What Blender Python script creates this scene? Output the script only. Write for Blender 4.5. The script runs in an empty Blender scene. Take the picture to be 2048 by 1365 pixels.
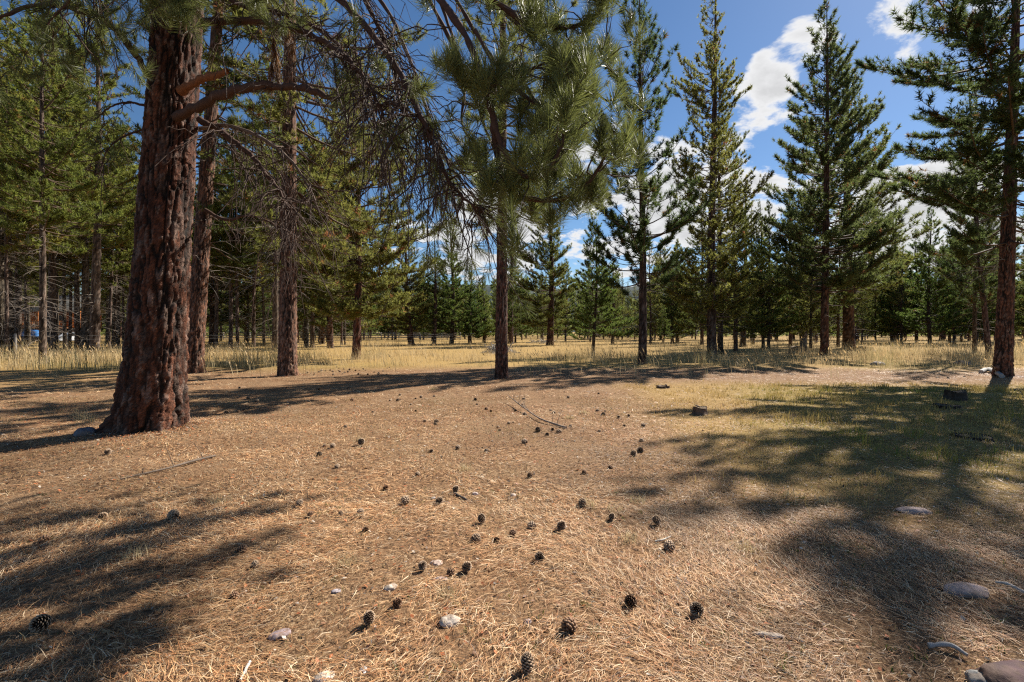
import bpy, math, random
import numpy as np
from mathutils import Vector, Euler

# ------------------------------------------------------------------ camera, sky, sun, exposure
SC = bpy.context.scene
CAM_H = 1.6          # metres above the ground
FPX = 910.0          # focal length in photograph pixels (2048 wide)
HOR = 664.0          # horizon row in the photograph
SUN_AZ = math.radians(49.5)
SUN_EL = math.radians(40.0)

cam_data = bpy.data.cameras.new('camera')
cam = bpy.data.objects.new('camera', cam_data)
SC.collection.objects.link(cam)
cam.location = (0, 0, CAM_H)
cam.rotation_euler = (math.radians(90), 0, 0)
cam_data.sensor_width = 36.0
cam_data.lens = FPX / 2048 * 36.0
cam_data.shift_y = -(682.5 - HOR) / 2048
cam_data.clip_start = 0.05
cam_data.clip_end = 8000
SC.camera = cam

SC.view_settings.view_transform = 'Standard'
SC.view_settings.look = 'None'
SC.view_settings.gamma = 1.0
SC.view_settings.exposure = 1.05
SC.view_settings.use_curve_mapping = False
SC.render.engine = 'CYCLES'
cy = SC.cycles
cy.max_bounces = 6; cy.diffuse_bounces = 2; cy.glossy_bounces = 2
cy.transmission_bounces = 3; cy.transparent_max_bounces = 6; cy.volume_bounces = 0
cy.use_denoising = False
cy.use_adaptive_sampling = False
cy.filter_width = 1.25
cy.sample_clamp_indirect = 6.0

world = bpy.data.worlds.new('World')
SC.world = world
world.use_nodes = True
wn = world.node_tree.nodes; wl = world.node_tree.links
wn.clear()


def build_world():
    def N(t, **kw):
        n = wn.new(t)
        for k, v in kw.items():
            setattr(n, k, v)
        return n

    def math_(op, a, b=None, clamp=False):
        n = N('ShaderNodeMath', operation=op, use_clamp=clamp)
        for i, v in enumerate((a, b)):
            if v is None:
                continue
            if isinstance(v, (int, float)):
                n.inputs[i].default_value = v
            else:
                wl.new(v, n.inputs[i])
        return n.outputs[0]

    out = N('ShaderNodeOutputWorld')
    bg = N('ShaderNodeBackground')
    bg.inputs['Strength'].default_value = 0.05
    wl.new(bg.outputs[0], out.inputs[0])
    sky = N('ShaderNodeTexSky', sky_type='NISHITA', sun_disc=False)
    sky.sun_elevation = SUN_EL
    sky.sun_rotation = SUN_AZ
    sky.altitude = 900
    sky.air_density = 1.0
    sky.dust_density = 0.3
    sky.ozone_density = 2.5
    hs = N('ShaderNodeHueSaturation')
    hs.inputs['Saturation'].default_value = 1.16
    hs.inputs['Value'].default_value = 1.1
    wl.new(sky.outputs[0], hs.inputs['Color'])
    tc = N('ShaderNodeTexCoord')
    gen = tc.outputs['Generated']
    sep = N('ShaderNodeSeparateXYZ')
    wl.new(gen, sep.inputs[0])
    zz = math_('ADD', math_('MAXIMUM', sep.outputs[2], 0.0), 0.22)
    cmb = N('ShaderNodeCombineXYZ')
    wl.new(math_('DIVIDE', sep.outputs[0], zz), cmb.inputs[0])
    wl.new(math_('DIVIDE', sep.outputs[1], zz), cmb.inputs[1])
    nz = N('ShaderNodeTexNoise')
    nz.inputs['Scale'].default_value = 3.6
    nz.inputs['Detail'].default_value = 9
    nz.inputs['Roughness'].default_value = 0.60
    nz.inputs['Distortion'].default_value = 0.25
    wl.new(cmb.outputs[0], nz.inputs['Vector'])
    dens = math_('ADD', math_('MULTIPLY', math_('SUBTRACT', nz.outputs[0], 0.5), 1.7), 0.5)
    # cumulus heaps standing in the sky: (direction, cos inner, cos outer, weight)
    heaps = [((0.70, 1, 0.71), 2, 5, 0.26), ((0.61, 1, 0.62), 2, 5, 0.26), ((0.54, 1, 0.55), 1, 4, 0.22), ((0.90, 1, 0.70), 2, 5, 0.28), ((0.83, 1, 0.62), 1, 3, 0.16),
             ((-0.04, 1, 0.19), 3, 8, 0.30), ((-0.06, 1, 0.30), 2, 7, 0.14), ((0.26, 1, 0.20), 4, 11, 0.26), ((0.24, 1, 0.36), 3, 9, 0.18), ((0.55, 1, 0.34), 3, 8, 0.20), ((0.40, 1, 0.30), 3, 9, 0.14),
             ((0.90, 1, 0.30), 3, 8, 0.24), ((0.95, 1, 0.16), 4, 12, 0.22), ((0.66, 1, 0.18), 4, 10, 0.14), ((-0.22, 1, 0.22), 3, 8, 0.16),
             ((-0.9, 1, 0.45), 6, 22, -0.2), ((-0.35, 1, 0.60), 6, 18, -0.2), ((0.42, 1, 0.66), 2, 7, -0.2), ((0.76, 1, 0.52), 1, 6, -0.16), ((0.95, 1, 0.50), 2, 8, -0.2)]
    tot = dens
    for d, r0, r1, w in heaps:
        v = Vector(d).normalized()
        dp = N('ShaderNodeVectorMath', operation='DOT_PRODUCT')
        wl.new(gen, dp.inputs[0])
        dp.inputs[1].default_value = v
        mr = N('ShaderNodeMapRange', interpolation_type='SMOOTHSTEP')
        mr.inputs['From Min'].default_value = math.cos(math.radians(r1))
        mr.inputs['From Max'].default_value = math.cos(math.radians(r0))
        mr.inputs['To Min'].default_value = 0
        mr.inputs['To Max'].default_value = w
        wl.new(dp.outputs['Value'], mr.inputs['Value'])
        tot = math_('ADD', tot, mr.outputs[0])
    cov = N('ShaderNodeMapRange', interpolation_type='SMOOTHSTEP')
    cov.inputs['From Min'].default_value = 0.68
    cov.inputs['From Max'].default_value = 0.82
    wl.new(tot, cov.inputs['Value'])
    shade = N('ShaderNodeMapRange')
    shade.inputs['From Min'].default_value = 0.68
    shade.inputs['From Max'].default_value = 1.0
    shade.inputs['To Min'].default_value = 9.8
    shade.inputs['To Max'].default_value = 6.6
    wl.new(tot, shade.inputs['Value'])
    cc = N('ShaderNodeCombineColor')
    wl.new(shade.outputs[0], cc.inputs[0])
    wl.new(math_('MULTIPLY', shade.outputs[0], 1.005), cc.inputs[1])
    wl.new(math_('MULTIPLY', shade.outputs[0], 1.02), cc.inputs[2])
    mix = N('ShaderNodeMix', data_type='RGBA')
    wl.new(cov.outputs[0], mix.inputs[0])
    wl.new(hs.outputs[0], mix.inputs[6])
    wl.new(cc.outputs[0], mix.inputs[7])
    wl.new(mix.outputs[2], bg.inputs['Color'])


build_world()

SUNV = Vector((math.sin(SUN_AZ) * math.cos(SUN_EL), math.cos(SUN_AZ) * math.cos(SUN_EL), math.sin(SUN_EL)))
sun_data = bpy.data.lights.new('sun', 'SUN')
sun_data.energy = 5.0
sun_data.angle = math.radians(0.5)
sun_data.color = (1.0, 0.93, 0.83)
sun = bpy.data.objects.new('sun', sun_data)
SC.collection.objects.link(sun)
sun.rotation_euler = (-SUNV).to_track_quat('-Z', 'Y').to_euler()
sun.location = SUNV * 60

# ------------------------------------------------------------------ helpers
RNG = np.random.default_rng(11)
random.seed(5)


def at(px, py, d):
    """a point seen at photograph pixel (px, py) at depth d"""
    return np.array([(px - 1024) / FPX * d, d, CAM_H + (HOR - py) / FPX * d])


def on_ground(px, py):
    d = CAM_H * FPX / (py - HOR)
    return (px - 1024) / FPX * d, d


def link(name, data, parent=None):
    o = bpy.data.objects.new(name, data)
    SC.collection.objects.link(o)
    if parent is not None:
        o.parent = parent
    return o


def tag(o, label=None, cat=None, group=None, kind=None):
    if label: o['label'] = label
    if cat: o['category'] = cat
    if group: o['group'] = group
    if kind: o['kind'] = kind
    return o


def empty(name, loc, rot=(0, 0, 0)):
    o = link(name, None)
    o.empty_display_size = 0.2
    o.location = loc
    o.rotation_euler = rot
    return o


def mesh_np(name, V, T=None, Q=None, col=None, mat=None, smooth=False):
    V = np.asarray(V, np.float32).reshape(-1, 3)
    me = bpy.data.meshes.new(name)
    me.vertices.add(len(V))
    me.vertices.foreach_set('co', V.ravel())
    nt = 0 if T is None else len(T)
    nq = 0 if Q is None else len(Q)
    idx = []
    if nt: idx.append(np.asarray(T, np.int32).ravel())
    if nq: idx.append(np.asarray(Q, np.int32).ravel())
    idx = np.concatenate(idx)
    me.loops.add(len(idx))
    me.loops.foreach_set('vertex_index', idx)
    me.polygons.add(nt + nq)
    ls = np.concatenate([np.arange(nt) * 3, nt * 3 + np.arange(nq) * 4]).astype(np.int32)
    me.polygons.foreach_set('loop_start', ls)
    if smooth:
        me.polygons.foreach_set('use_smooth', np.ones(nt + nq, bool))
    if col is not None:
        ca = me.color_attributes.new('Col', 'FLOAT_COLOR', 'POINT')
        c4 = np.ones((len(V), 4), np.float32)
        c4[:, :3] = col
        ca.data.foreach_set('color', c4.ravel())
    me.update(calc_edges=True)
    if mat is not None:
        me.materials.append(mat)
    return me


class MB:
    """collects vertices, triangles, quads and colours"""
    def __init__(s):
        s.V = []; s.T = []; s.Q = []; s.C = []; s.n = 0

    def add(s, V, T=None, Q=None, col=(1, 1, 1)):
        V = np.asarray(V, np.float32).reshape(-1, 3)
        if T is not None and len(T): s.T.append(np.asarray(T, np.int32).reshape(-1, 3) + s.n)
        if Q is not None and len(Q): s.Q.append(np.asarray(Q, np.int32).reshape(-1, 4) + s.n)
        c = np.asarray(col, np.float32)
        s.C.append(np.broadcast_to(c, (len(V), 3)))
        s.V.append(V); s.n += len(V)

    def box(s, c, size, rot=None, col=(1, 1, 1)):
        x, y, z = np.array(size) / 2.0
        v = np.array([[-x, -y, -z], [x, -y, -z], [x, y, -z], [-x, y, -z], [-x, -y, z], [x, -y, z], [x, y, z], [-x, y, z]])
        if rot is not None:
            v = v @ np.array(Euler(rot).to_matrix()).T
        s.add(v + np.array(c), Q=[[0, 3, 2, 1], [4, 5, 6, 7], [0, 1, 5, 4], [1, 2, 6, 5], [2, 3, 7, 6], [3, 0, 4, 7]], col=col)

    def mesh(s, name, mat=None, smooth=False):
        return mesh_np(name, np.concatenate(s.V), np.concatenate(s.T) if s.T else None,
                       np.concatenate(s.Q) if s.Q else None, np.concatenate(s.C), mat, smooth)

    def obj(s, name, mat=None, parent=None, smooth=False):
        return link(name, s.mesh(name, mat, smooth), parent)


def unit(a):
    return a / np.maximum(np.linalg.norm(a, axis=-1, keepdims=True), 1e-9)


def hash01(ix, iy, iz, k=0):
    h = (ix.astype(np.int64) * 374761393 + iy.astype(np.int64) * 668265263 + iz.astype(np.int64) * 2147483647 + k * 974634777) & 0xFFFFFFFF
    h = ((h ^ (h >> 13)) * 1274126177) & 0xFFFFFFFF
    h = ((h ^ (h >> 16)) * 2246822519) & 0xFFFFFFFF
    return ((h ^ (h >> 15)) & 0xFFFFFF) / float(0x1000000)


def vnoise(p, k=0):
    p = np.asarray(p, float)
    i = np.floor(p).astype(np.int64); f = p - i
    f = f * f * (3 - 2 * f)
    r = 0
    for dx in (0, 1):
        for dy in (0, 1):
            for dz in (0, 1):
                w = (f[..., 0] if dx else 1 - f[..., 0]) * (f[..., 1] if dy else 1 - f[..., 1]) * (f[..., 2] if dz else 1 - f[..., 2])
                r = r + w * hash01(i[..., 0] + dx, i[..., 1] + dy, i[..., 2] + dz, k)
    return r


def fbm(p, o=4, k=0):
    a = 0.5; r = 0; tot = 0
    p = np.asarray(p, float)
    for j in range(o):
        r = r + a * vnoise(p * 2 ** j, k + j); tot += a; a *= 0.5
    return r / tot


def noise2(x, y, s, o=3, k=0):
    return fbm(np.stack([np.asarray(x) * s, np.asarray(y) * s, np.zeros_like(np.asarray(x, float)) + 0.5], -1), o, k)


def worley(p, k=0):
    i = np.floor(p).astype(np.int64)
    f1 = np.full(p.shape[:-1], 9.0); f2 = f1.copy(); idv = f1.copy()
    for dx in (-1, 0, 1):
        for dy in (-1, 0, 1):
            for dz in (-1, 0, 1):
                cx, cyy, cz = i[..., 0] + dx, i[..., 1] + dy, i[..., 2] + dz
                q = np.stack([cx + hash01(cx, cyy, cz, k), cyy + hash01(cx, cyy, cz, k + 1), cz + hash01(cx, cyy, cz, k + 2)], -1)
                d = np.linalg.norm(q - p, axis=-1)
                m = d < f1
                f2 = np.where(m, f1, np.minimum(f2, d))
                idv = np.where(m, hash01(cx, cyy, cz, k + 3), idv)
                f1 = np.where(m, d, f1)
    return f1, f2, idv


def tubes(P, R, sides=4, cap=False):
    """P (B,n,3) polylines, R (B,n) radii -> verts, quads"""
    P = np.asarray(P, float); R = np.asarray(R, float)
    B, n, _ = P.shape
    T = np.empty_like(P)
    T[:, 1:-1] = P[:, 2:] - P[:, :-2]; T[:, 0] = P[:, 1] - P[:, 0]; T[:, -1] = P[:, -1] - P[:, -2]
    T = unit(T)
    ref = np.where(np.abs(T[:, :1, 2:3]) > 0.9, np.array([1.0, 0.1, 0]), np.array([0.05, 0.02, 1.0]))
    U = unit(np.cross(T, np.broadcast_to(ref, T.shape))); W = np.cross(T, U)
    a = np.arange(sides) * 2 * math.pi / sides
    V = P[:, :, None] + R[:, :, None, None] * (U[:, :, None] * np.cos(a)[None, None, :, None] + W[:, :, None] * np.sin(a)[None, None, :, None])
    base = (np.arange(B)[:, None, None] * n + np.arange(n - 1)[None, :, None]) * sides
    j = np.arange(sides)[None, None]; j2 = (j + 1) % sides
    Q = np.stack([base + j, base + j2, base + sides + j2, base + sides + j], -1).reshape(-1, 4)
    return V.reshape(-1, 3), Q


def spline(pts, n):
    """Catmull-Rom through pts"""
    p = np.asarray(pts, float)
    p = np.vstack([2 * p[0] - p[1], p, 2 * p[-1] - p[-2]])
    m = len(p) - 3
    t = np.linspace(0, m - 1e-6, n); i = t.astype(int); f = (t - i)[:, None]
    a, b, c, d = p[i], p[i + 1], p[i + 2], p[i + 3]
    return 0.5 * (2 * b + (c - a) * f + (2 * a - 5 * b + 4 * c - d) * f * f + (3 * b - a - 3 * c + d) * f ** 3)


# ------------------------------------------------------------------ materials
def new_mat(name):
    m = bpy.data.materials.new(name)
    m.use_nodes = True
    nt = m.node_tree
    bsdf = nt.nodes['Principled BSDF']
    return m, nt, nt.nodes, nt.links, bsdf


def mat_attr(name, rough=0.8, spec=0.2, trans=0.0, var=0.0, noise=None, bump=None, objvar=0.0):
    """colour from the Col attribute, optional translucency, noise tint and bump"""
    m, nt, n, l, b = new_mat(name)
    at_ = n.new('ShaderNodeAttribute'); at_.attribute_name = 'Col'
    col = at_.outputs['Color']
    if noise:
        sc, amt = noise
        tcn = n.new('ShaderNodeTexCoord')
        nz = n.new('ShaderNodeTexNoise'); nz.inputs['Scale'].default_value = sc; nz.inputs['Detail'].default_value = 6
        l.new(tcn.outputs['Object'], nz.inputs['Vector'])
        mr = n.new('ShaderNodeMapRange'); mr.inputs['From Min'].default_value = 0.25; mr.inputs['From Max'].default_value = 0.75
        mr.inputs['To Min'].default_value = 1 - amt; mr.inputs['To Max'].default_value = 1 + amt
        l.new(nz.outputs[0], mr.inputs['Value'])
        mx = n.new('ShaderNodeMix'); mx.data_type = 'RGBA'; mx.blend_type = 'MULTIPLY'; mx.inputs[0].default_value = 1
        cc = n.new('ShaderNodeCombineColor')
        for i in range(3): l.new(mr.outputs[0], cc.inputs[i])
        l.new(col, mx.inputs[6]); l.new(cc.outputs[0], mx.inputs[7])
        col = mx.outputs[2]
    if objvar:
        oi = n.new('ShaderNodeObjectInfo')
        hs = n.new('ShaderNodeHueSaturation')
        mr = n.new('ShaderNodeMapRange'); mr.inputs['To Min'].default_value = 0.5 - 0.02; mr.inputs['To Max'].default_value = 0.5 + 0.025
        l.new(oi.outputs['Random'], mr.inputs['Value']); l.new(mr.outputs[0], hs.inputs['Hue'])
        mr2 = n.new('ShaderNodeMapRange'); mr2.inputs['To Min'].default_value = 1 + objvar; mr2.inputs['To Max'].default_value = 1 - objvar
        l.new(oi.outputs['Random'], mr2.inputs['Value']); l.new(mr2.outputs[0], hs.inputs['Value'])
        l.new(col, hs.inputs['Color'])
        col = hs.outputs[0]
    l.new(col, b.inputs['Base Color'])
    b.inputs['Roughness'].default_value = rough
    b.inputs['Specular IOR Level'].default_value = spec
    if bump:
        sc, st, dist = bump
        tcn = n.new('ShaderNodeTexCoord')
        nz = n.new('ShaderNodeTexNoise'); nz.inputs['Scale'].default_value = sc; nz.inputs['Detail'].default_value = 8
        nz.inputs['Roughness'].default_value = 0.65
        l.new(tcn.outputs['Object'], nz.inputs['Vector'])
        bp = n.new('ShaderNodeBump'); bp.inputs['Strength'].default_value = st; bp.inputs['Distance'].default_value = dist
        l.new(nz.outputs[0], bp.inputs['Height']); l.new(bp.outputs[0], b.inputs['Normal'])
    if trans:
        tr = n.new('ShaderNodeBsdfTranslucent')
        l.new(col, tr.inputs['Color'])
        ms = n.new('ShaderNodeMixShader'); ms.inputs[0].default_value = trans
        l.new(b.outputs[0], ms.inputs[1]); l.new(tr.outputs[0], ms.inputs[2])
        l.new(ms.outputs[0], n['Material Output'].inputs[0])
    return m


M_NEEDLE = mat_attr('pine_needles', rough=0.55, spec=0.3, trans=0.65, objvar=0.22)
M_NEEDLE_NEAR = mat_attr('pine_needles_close', rough=0.45, spec=0.4, trans=0.45)
M_BARK = mat_attr('pine_bark', rough=0.85, spec=0.25, noise=(9, 0.35), bump=(45, 1.0, 0.03))
M_BARK_FAR = mat_attr('pine_bark_young', rough=0.9, spec=0.15, noise=(5, 0.4), bump=(16, 0.9, 0.03), objvar=0.25)
M_TWIG = mat_attr('twig_bark', rough=0.8, spec=0.25, noise=(30, 0.3))
M_LITTER = mat_attr('needle_litter', rough=0.6, spec=0.35, trans=0.1)
M_GRASS = mat_attr('grass_blades', rough=0.6, spec=0.3, trans=0.35)
M_CONE = mat_attr('pine_cone_scales', rough=0.7, spec=0.3)
M_ROCK = mat_attr('rock', rough=0.8, spec=0.3, noise=(12, 0.35), bump=(40, 0.5, 0.01))
M_WOOD = mat_attr('weathered_wood', rough=0.8, spec=0.2, noise=(18, 0.3), bump=(50, 0.4, 0.01))
M_PAINT = mat_attr('painted_surface', rough=0.6, spec=0.25)
M_METAL = mat_attr('dull_metal', rough=0.6, spec=0.5)


def mat_ground():
    m, nt, n, l, b = new_mat('forest_floor')
    tcn = n.new('ShaderNodeTexCoord')

    def noise(scale, detail=6, rough=0.6):
        z = n.new('ShaderNodeTexNoise'); z.inputs['Scale'].default_value = scale
        z.inputs['Detail'].default_value = detail; z.inputs['Roughness'].default_value = rough
        l.new(tcn.outputs['Object'], z.inputs['Vector']); return z.outputs[0]

    def ramp(v, stops):
        r = n.new('ShaderNodeValToRGB')
        e = r.color_ramp.elements
        while len(e) < len(stops): e.new(0.5)
        for k, (p, c) in enumerate(stops):
            e[k].position = p; e[k].color = (*c, 1)
        l.new(v, r.inputs[0]); return r.outputs[0]

    def mix(f, a, c):
        x = n.new('ShaderNodeMix'); x.data_type = 'RGBA'
        if isinstance(f, float): x.inputs[0].default_value = f
        else: l.new(f, x.inputs[0])
        l.new(a, x.inputs[6]); l.new(c, x.inputs[7]); return x.outputs[2]
    a = ramp(noise(26, 8, 0.7), [(0.28, (0.03, 0.018, 0.011)), (0.44, (0.105, 0.058, 0.031)), (0.56, (0.29, 0.165, 0.085)), (0.74, (0.54, 0.37, 0.21))])
    c = ramp(noise(70, 6, 0.7), [(0.34, (0.03, 0.02, 0.014)), (0.5, (0.20, 0.115, 0.06)), (0.68, (0.58, 0.41, 0.24))])
    big = n.new('ShaderNodeMapRange'); big.inputs['From Min'].default_value = 0.4; big.inputs['From Max'].default_value = 0.6
    l.new(noise(0.9, 4), big.inputs['Value'])
    lit = mix(big.outputs[0], a, c)
    # the attribute says how grassy the ground is (right side and far meadow)
    g = n.new('ShaderNodeAttribute'); g.attribute_name = 'Col'
    sp = n.new('ShaderNodeSeparateColor'); l.new(g.outputs['Color'], sp.inputs[0])
    straw = ramp(noise(18, 8, 0.7), [(0.3, (0.16, 0.10, 0.035)), (0.5, (0.34, 0.22, 0.08)), (0.7, (0.46, 0.33, 0.13))])
    green = ramp(noise(14, 8, 0.7), [(0.3, (0.085, 0.066, 0.02)), (0.5, (0.23, 0.165, 0.05)), (0.7, (0.40, 0.28, 0.095))])
    res = mix(sp.outputs[0], lit, straw)
    res = mix(sp.outputs[1], res, green)
    l.new(res, b.inputs['Base Color'])
    b.inputs['Roughness'].default_value = 0.95
    b.inputs['Specular IOR Level'].default_value = 0.1
    bp = n.new('ShaderNodeBump'); bp.inputs['Strength'].default_value = 0.8; bp.inputs['Distance'].default_value = 0.02
    l.new(noise(45, 8, 0.75), bp.inputs['Height']); l.new(bp.outputs[0], b.inputs['Normal'])
    return m


# ------------------------------------------------------------------ ground
def gz(x, y):
    x = np.asarray(x, float); y = np.asarray(y, float)
    f = np.clip(1.2 - y / 60.0, 0.15, 1)
    h = (noise2(x, y, 0.35, 3, 40) - 0.5) * 0.16 * f + (noise2(x, y, 2.3, 3, 50) - 0.5) * 0.035
    # soft mound at the foot of the big pine
    h = h + 0.10 * np.exp(-((x + 5.5) ** 2 + (y - 7.3) ** 2) / 1.6)
    return h


def smooth(v, a, b):
    t = np.clip((v - a) / (b - a), 0, 1)
    return t * t * (3 - 2 * t)


def straw_amount(x, y):
    """0 = bare needle litter, 1 = dry grass"""
    edge = 19.5 + 3 * (noise2(x, y, 0.12, 2, 61) - 0.5)
    far = smooth(y, edge - 1, edge + 2)
    right = smooth(x - 0.12 * y + 1.6 * (noise2(x, y, 0.5, 3, 62) - 0.5), 0.6, 3.0) * smooth(y, 3.0, 5.0) * (1 - smooth(y, 13.0, 15.0))
    left = smooth(-x - 0.6 * y, 2.0, 6.0) * smooth(y, 11, 14)
    return np.clip(far + 0.8 * right + 0.5 * left, 0, 1)


def green_amount(x, y):
    r = smooth(x - 0.38 * y + 1.8 * (noise2(x, y, 0.45, 3, 63) - 0.5), 0.4, 2.4) * smooth(y, 3.6, 6.0) * (1 - smooth(y, 12.5, 14.5))
    band = smooth(y, 17.5, 19.5) * (1 - smooth(y, 21, 25)) * smooth(noise2(x, y, 0.16, 2, 64), 0.45, 0.62)
    return np.clip(r * 0.9 + band * 0.6, 0, 1)


def axis_lines():
    s = []
    v = 0.0
    while v < 12: s.append(v); v += 0.16
    while v < 3000: s.append(v); v *= 1.09
    s.append(3000.0)
    return np.array(s)


pos = axis_lines()
gx = np.concatenate([-pos[:0:-1], pos])
gy = np.concatenate([-pos[:0:-1][pos[:0:-1] > 3][:: 3], np.arange(-3, 0, 0.25), pos])
X, Y = np.meshgrid(gx, gy)
Z = gz(X, Y)
Z = Z * np.clip(1.5 - np.hypot(X, Y) / 200, 0, 1)
gv = np.stack([X, Y, Z], -1).reshape(-1, 3)
ny, nx = X.shape
ii = (np.arange(ny - 1)[:, None] * nx + np.arange(nx - 1)[None]).ravel()
gq = np.stack([ii, ii + 1, ii + nx + 1, ii + nx], -1)
gcol = np.zeros((len(gv), 3))
gcol[:, 0] = straw_amount(gv[:, 0], gv[:, 1]); gcol[:, 1] = green_amount(gv[:, 0], gv[:, 1])
ground = link('ground', mesh_np('ground', gv, Q=gq, col=gcol, mat=mat_ground(), smooth=True))
tag(ground, 'forest floor of brown needle litter running into dry meadow', kind='structure')


# ------------------------------------------------------------------ far hills
def build_hills():
    nx_, ny_ = 120, 14
    x = np.linspace(-2600, 2600, nx_); t = np.linspace(0, 1, ny_)
    Xh, T_ = np.meshgrid(x, t)
    ridge = 120 + 170 * fbm(np.stack([Xh / 620 + 3.3, np.zeros_like(Xh), np.zeros_like(Xh)], -1), 4, 5) + 60 * np.exp(-((Xh + 150) / 350) ** 2)
    Zh = ridge * np.sin(T_ * math.pi / 2) ** 1.3 + (fbm(np.stack([Xh / 90, T_ * 6, T_ * 0], -1), 3, 9) - 0.5) * 40 * T_
    Yh = 1900 + 500 * T_
    v = np.stack([Xh, Yh, Zh - 2], -1).reshape(-1, 3)
    back = v.reshape(ny_, nx_, 3)[-1].copy(); back[:, 1] += 500; back[:, 2] = -2
    v = np.vstack([v, back])
    k = (np.arange(ny_)[:, None] * nx_ + np.arange(nx_ - 1)[None]).ravel()
    q = np.stack([k, k + 1, k + nx_ + 1, k + nx_], -1)
    m, nt, n, l, b = new_mat('wooded_hillside')
    tcn = n.new('ShaderNodeTexCoord')
    z = n.new('ShaderNodeTexNoise'); z.inputs['Scale'].default_value = 0.03; z.inputs['Detail'].default_value = 8
    l.new(tcn.outputs['Object'], z.inputs['Vector'])
    r = n.new('ShaderNodeValToRGB')
    r.color_ramp.elements[0].position = 0.4; r.color_ramp.elements[0].color = (0.016, 0.034, 0.036, 1)
    r.color_ramp.elements[1].position = 0.7; r.color_ramp.elements[1].color = (0.035, 0.055, 0.05, 1)
    l.new(z.outputs[0], r.inputs[0]); l.new(r.outputs[0], b.inputs['Base Color'])
    b.inputs['Roughness'].default_value = 1
    o = link('hills', mesh_np('hills', v, Q=q, mat=m, smooth=True))
    tag(o, 'distant wooded mountain ridge beyond the meadow trees', kind='structure')


build_hills()


# ------------------------------------------------------------------ pine generator
def trunk_mesh(name, H, r0, na, nz, amp, seed, curve=(0, 0), lean=(0, 0), plate=(0.30, 0.135, 0.065), furrow=(0.05, 0.028, 0.018),
               cell=(7.0, 1.5), ztop=None, zpow=1.4, flare=0.35, flare_h=0.35, mat=None, root=None, tone=0.35):
    ztop = ztop or H
    rngt = np.random.default_rng(seed + 1000)
    zz = np.linspace(0, 1, nz) ** zpow * (ztop + 0.25) - 0.25
    th = np.linspace(0, 2 * math.pi, na, endpoint=False)
    TH, ZZ = np.meshgrid(th, zz)
    zc = np.clip(ZZ, 0, None)
    r = r0 * np.clip(1 - zc / H, 0.012, 1) ** 0.75 + r0 * flare * np.exp(-np.clip(ZZ, -0.25, None) / flare_h) * (0.75 + 0.5 * np.sin(TH * 4 + seed) * np.sin(TH * 2.3 + seed * 2))
    if root is not None:  # a root that runs out to one side
        ang, ext, h_ = root
        dth = np.angle(np.exp(1j * (TH - ang)))
        r = r + ext * np.exp(-(dth / 0.38) ** 2) * np.exp(-np.clip(ZZ + 0.05, 0, None) / h_)
    ox = lean[0] * zc + curve[0] * np.sin(zc / H * 5 + seed); oy = lean[1] * zc + curve[1] * np.sin(zc / H * 4 + seed * 1.7)
    ox -= curve[0] * math.sin(seed); oy -= curve[1] * math.sin(seed * 1.7)
    p = np.stack([r0 * np.cos(TH) * cell[0], r0 * np.sin(TH) * cell[0], ZZ * cell[1]], -1)
    w = np.stack([vnoise(p * 1.1, seed + 20), vnoise(p * 1.1, seed + 30), vnoise(p * 1.1, seed + 31)], -1) - 0.5
    wf = np.stack([vnoise(p * 4.3, seed + 25), vnoise(p * 4.3, seed + 35), vnoise(p * 4.3, seed + 36)], -1) - 0.5
    f1, f2, idv = worley(p + w * 1.3 + wf * 0.35 + seed * 3.7, seed)
    keep_ = smooth(fbm(p * 0.8, 2, seed + 44), 0.30, 0.62)
    edge = 1 - (1 - smooth(f2 - f1, 0.05, 0.17)) * (0.45 + 0.55 * keep_)
    # cross cracks break the long ridges into plates
    p2 = p * np.array([1.5, 1.5, 5.0])
    g1, g2, id2 = worley(p2 + w * 1.6 + wf * 0.8, seed + 9)
    flake = smooth(g2 - g1, 0.0, 0.10)
    q3 = np.stack([r0 * np.cos(TH), r0 * np.sin(TH), ZZ * 0.6], -1)
    fine = fbm(q3 * 22.0, 4, seed + 60)
    disp = amp * (edge * (0.6 + 0.3 * idv) + 0.22 * edge * flake * (0.1 + id2) + 0.9 * (fine - 0.5) * (0.4 + edge) + 0.22 * (rngt.random(TH.shape) - 0.5) * edge - 0.6)
    fade = np.clip(r / r0, 0.25, 1.4)
    rr = r + disp * fade
    v = np.stack([ox + rr * np.cos(TH), oy + rr * np.sin(TH), ZZ], -1).reshape(-1, 3)
    k = np.arange(nz - 1)[:, None] * na; j = np.arange(na)[None]; j2 = (j + 1) % na
    q = np.stack([k + j, k + j2, k + na + j2, k + na + j], -1).reshape(-1, 4)
    e = (edge ** 1.5 * (0.6 + 0.4 * flake) * (0.55 + 0.9 * fine))[..., None].clip(0, 1)
    pl = np.array(plate) * (1 - tone + 2 * tone * (0.6 * idv + 0.4 * id2))[..., None]
    grey = (0.5 * fine + 0.5 * id2)[..., None] > 0.60
    pl = np.where(grey, pl * 0.6 + np.array([0.11, 0.095, 0.08]) * 0.7, pl)
    c = np.array(furrow) * (1 - e) + pl * e
    c = c * rngt.uniform(0.45, 1.65, TH.shape)[..., None]
    return mesh_np(name, v, Q=q, col=c.reshape(-1, 3), mat=mat, smooth=mat is not M_BARK)


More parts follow.
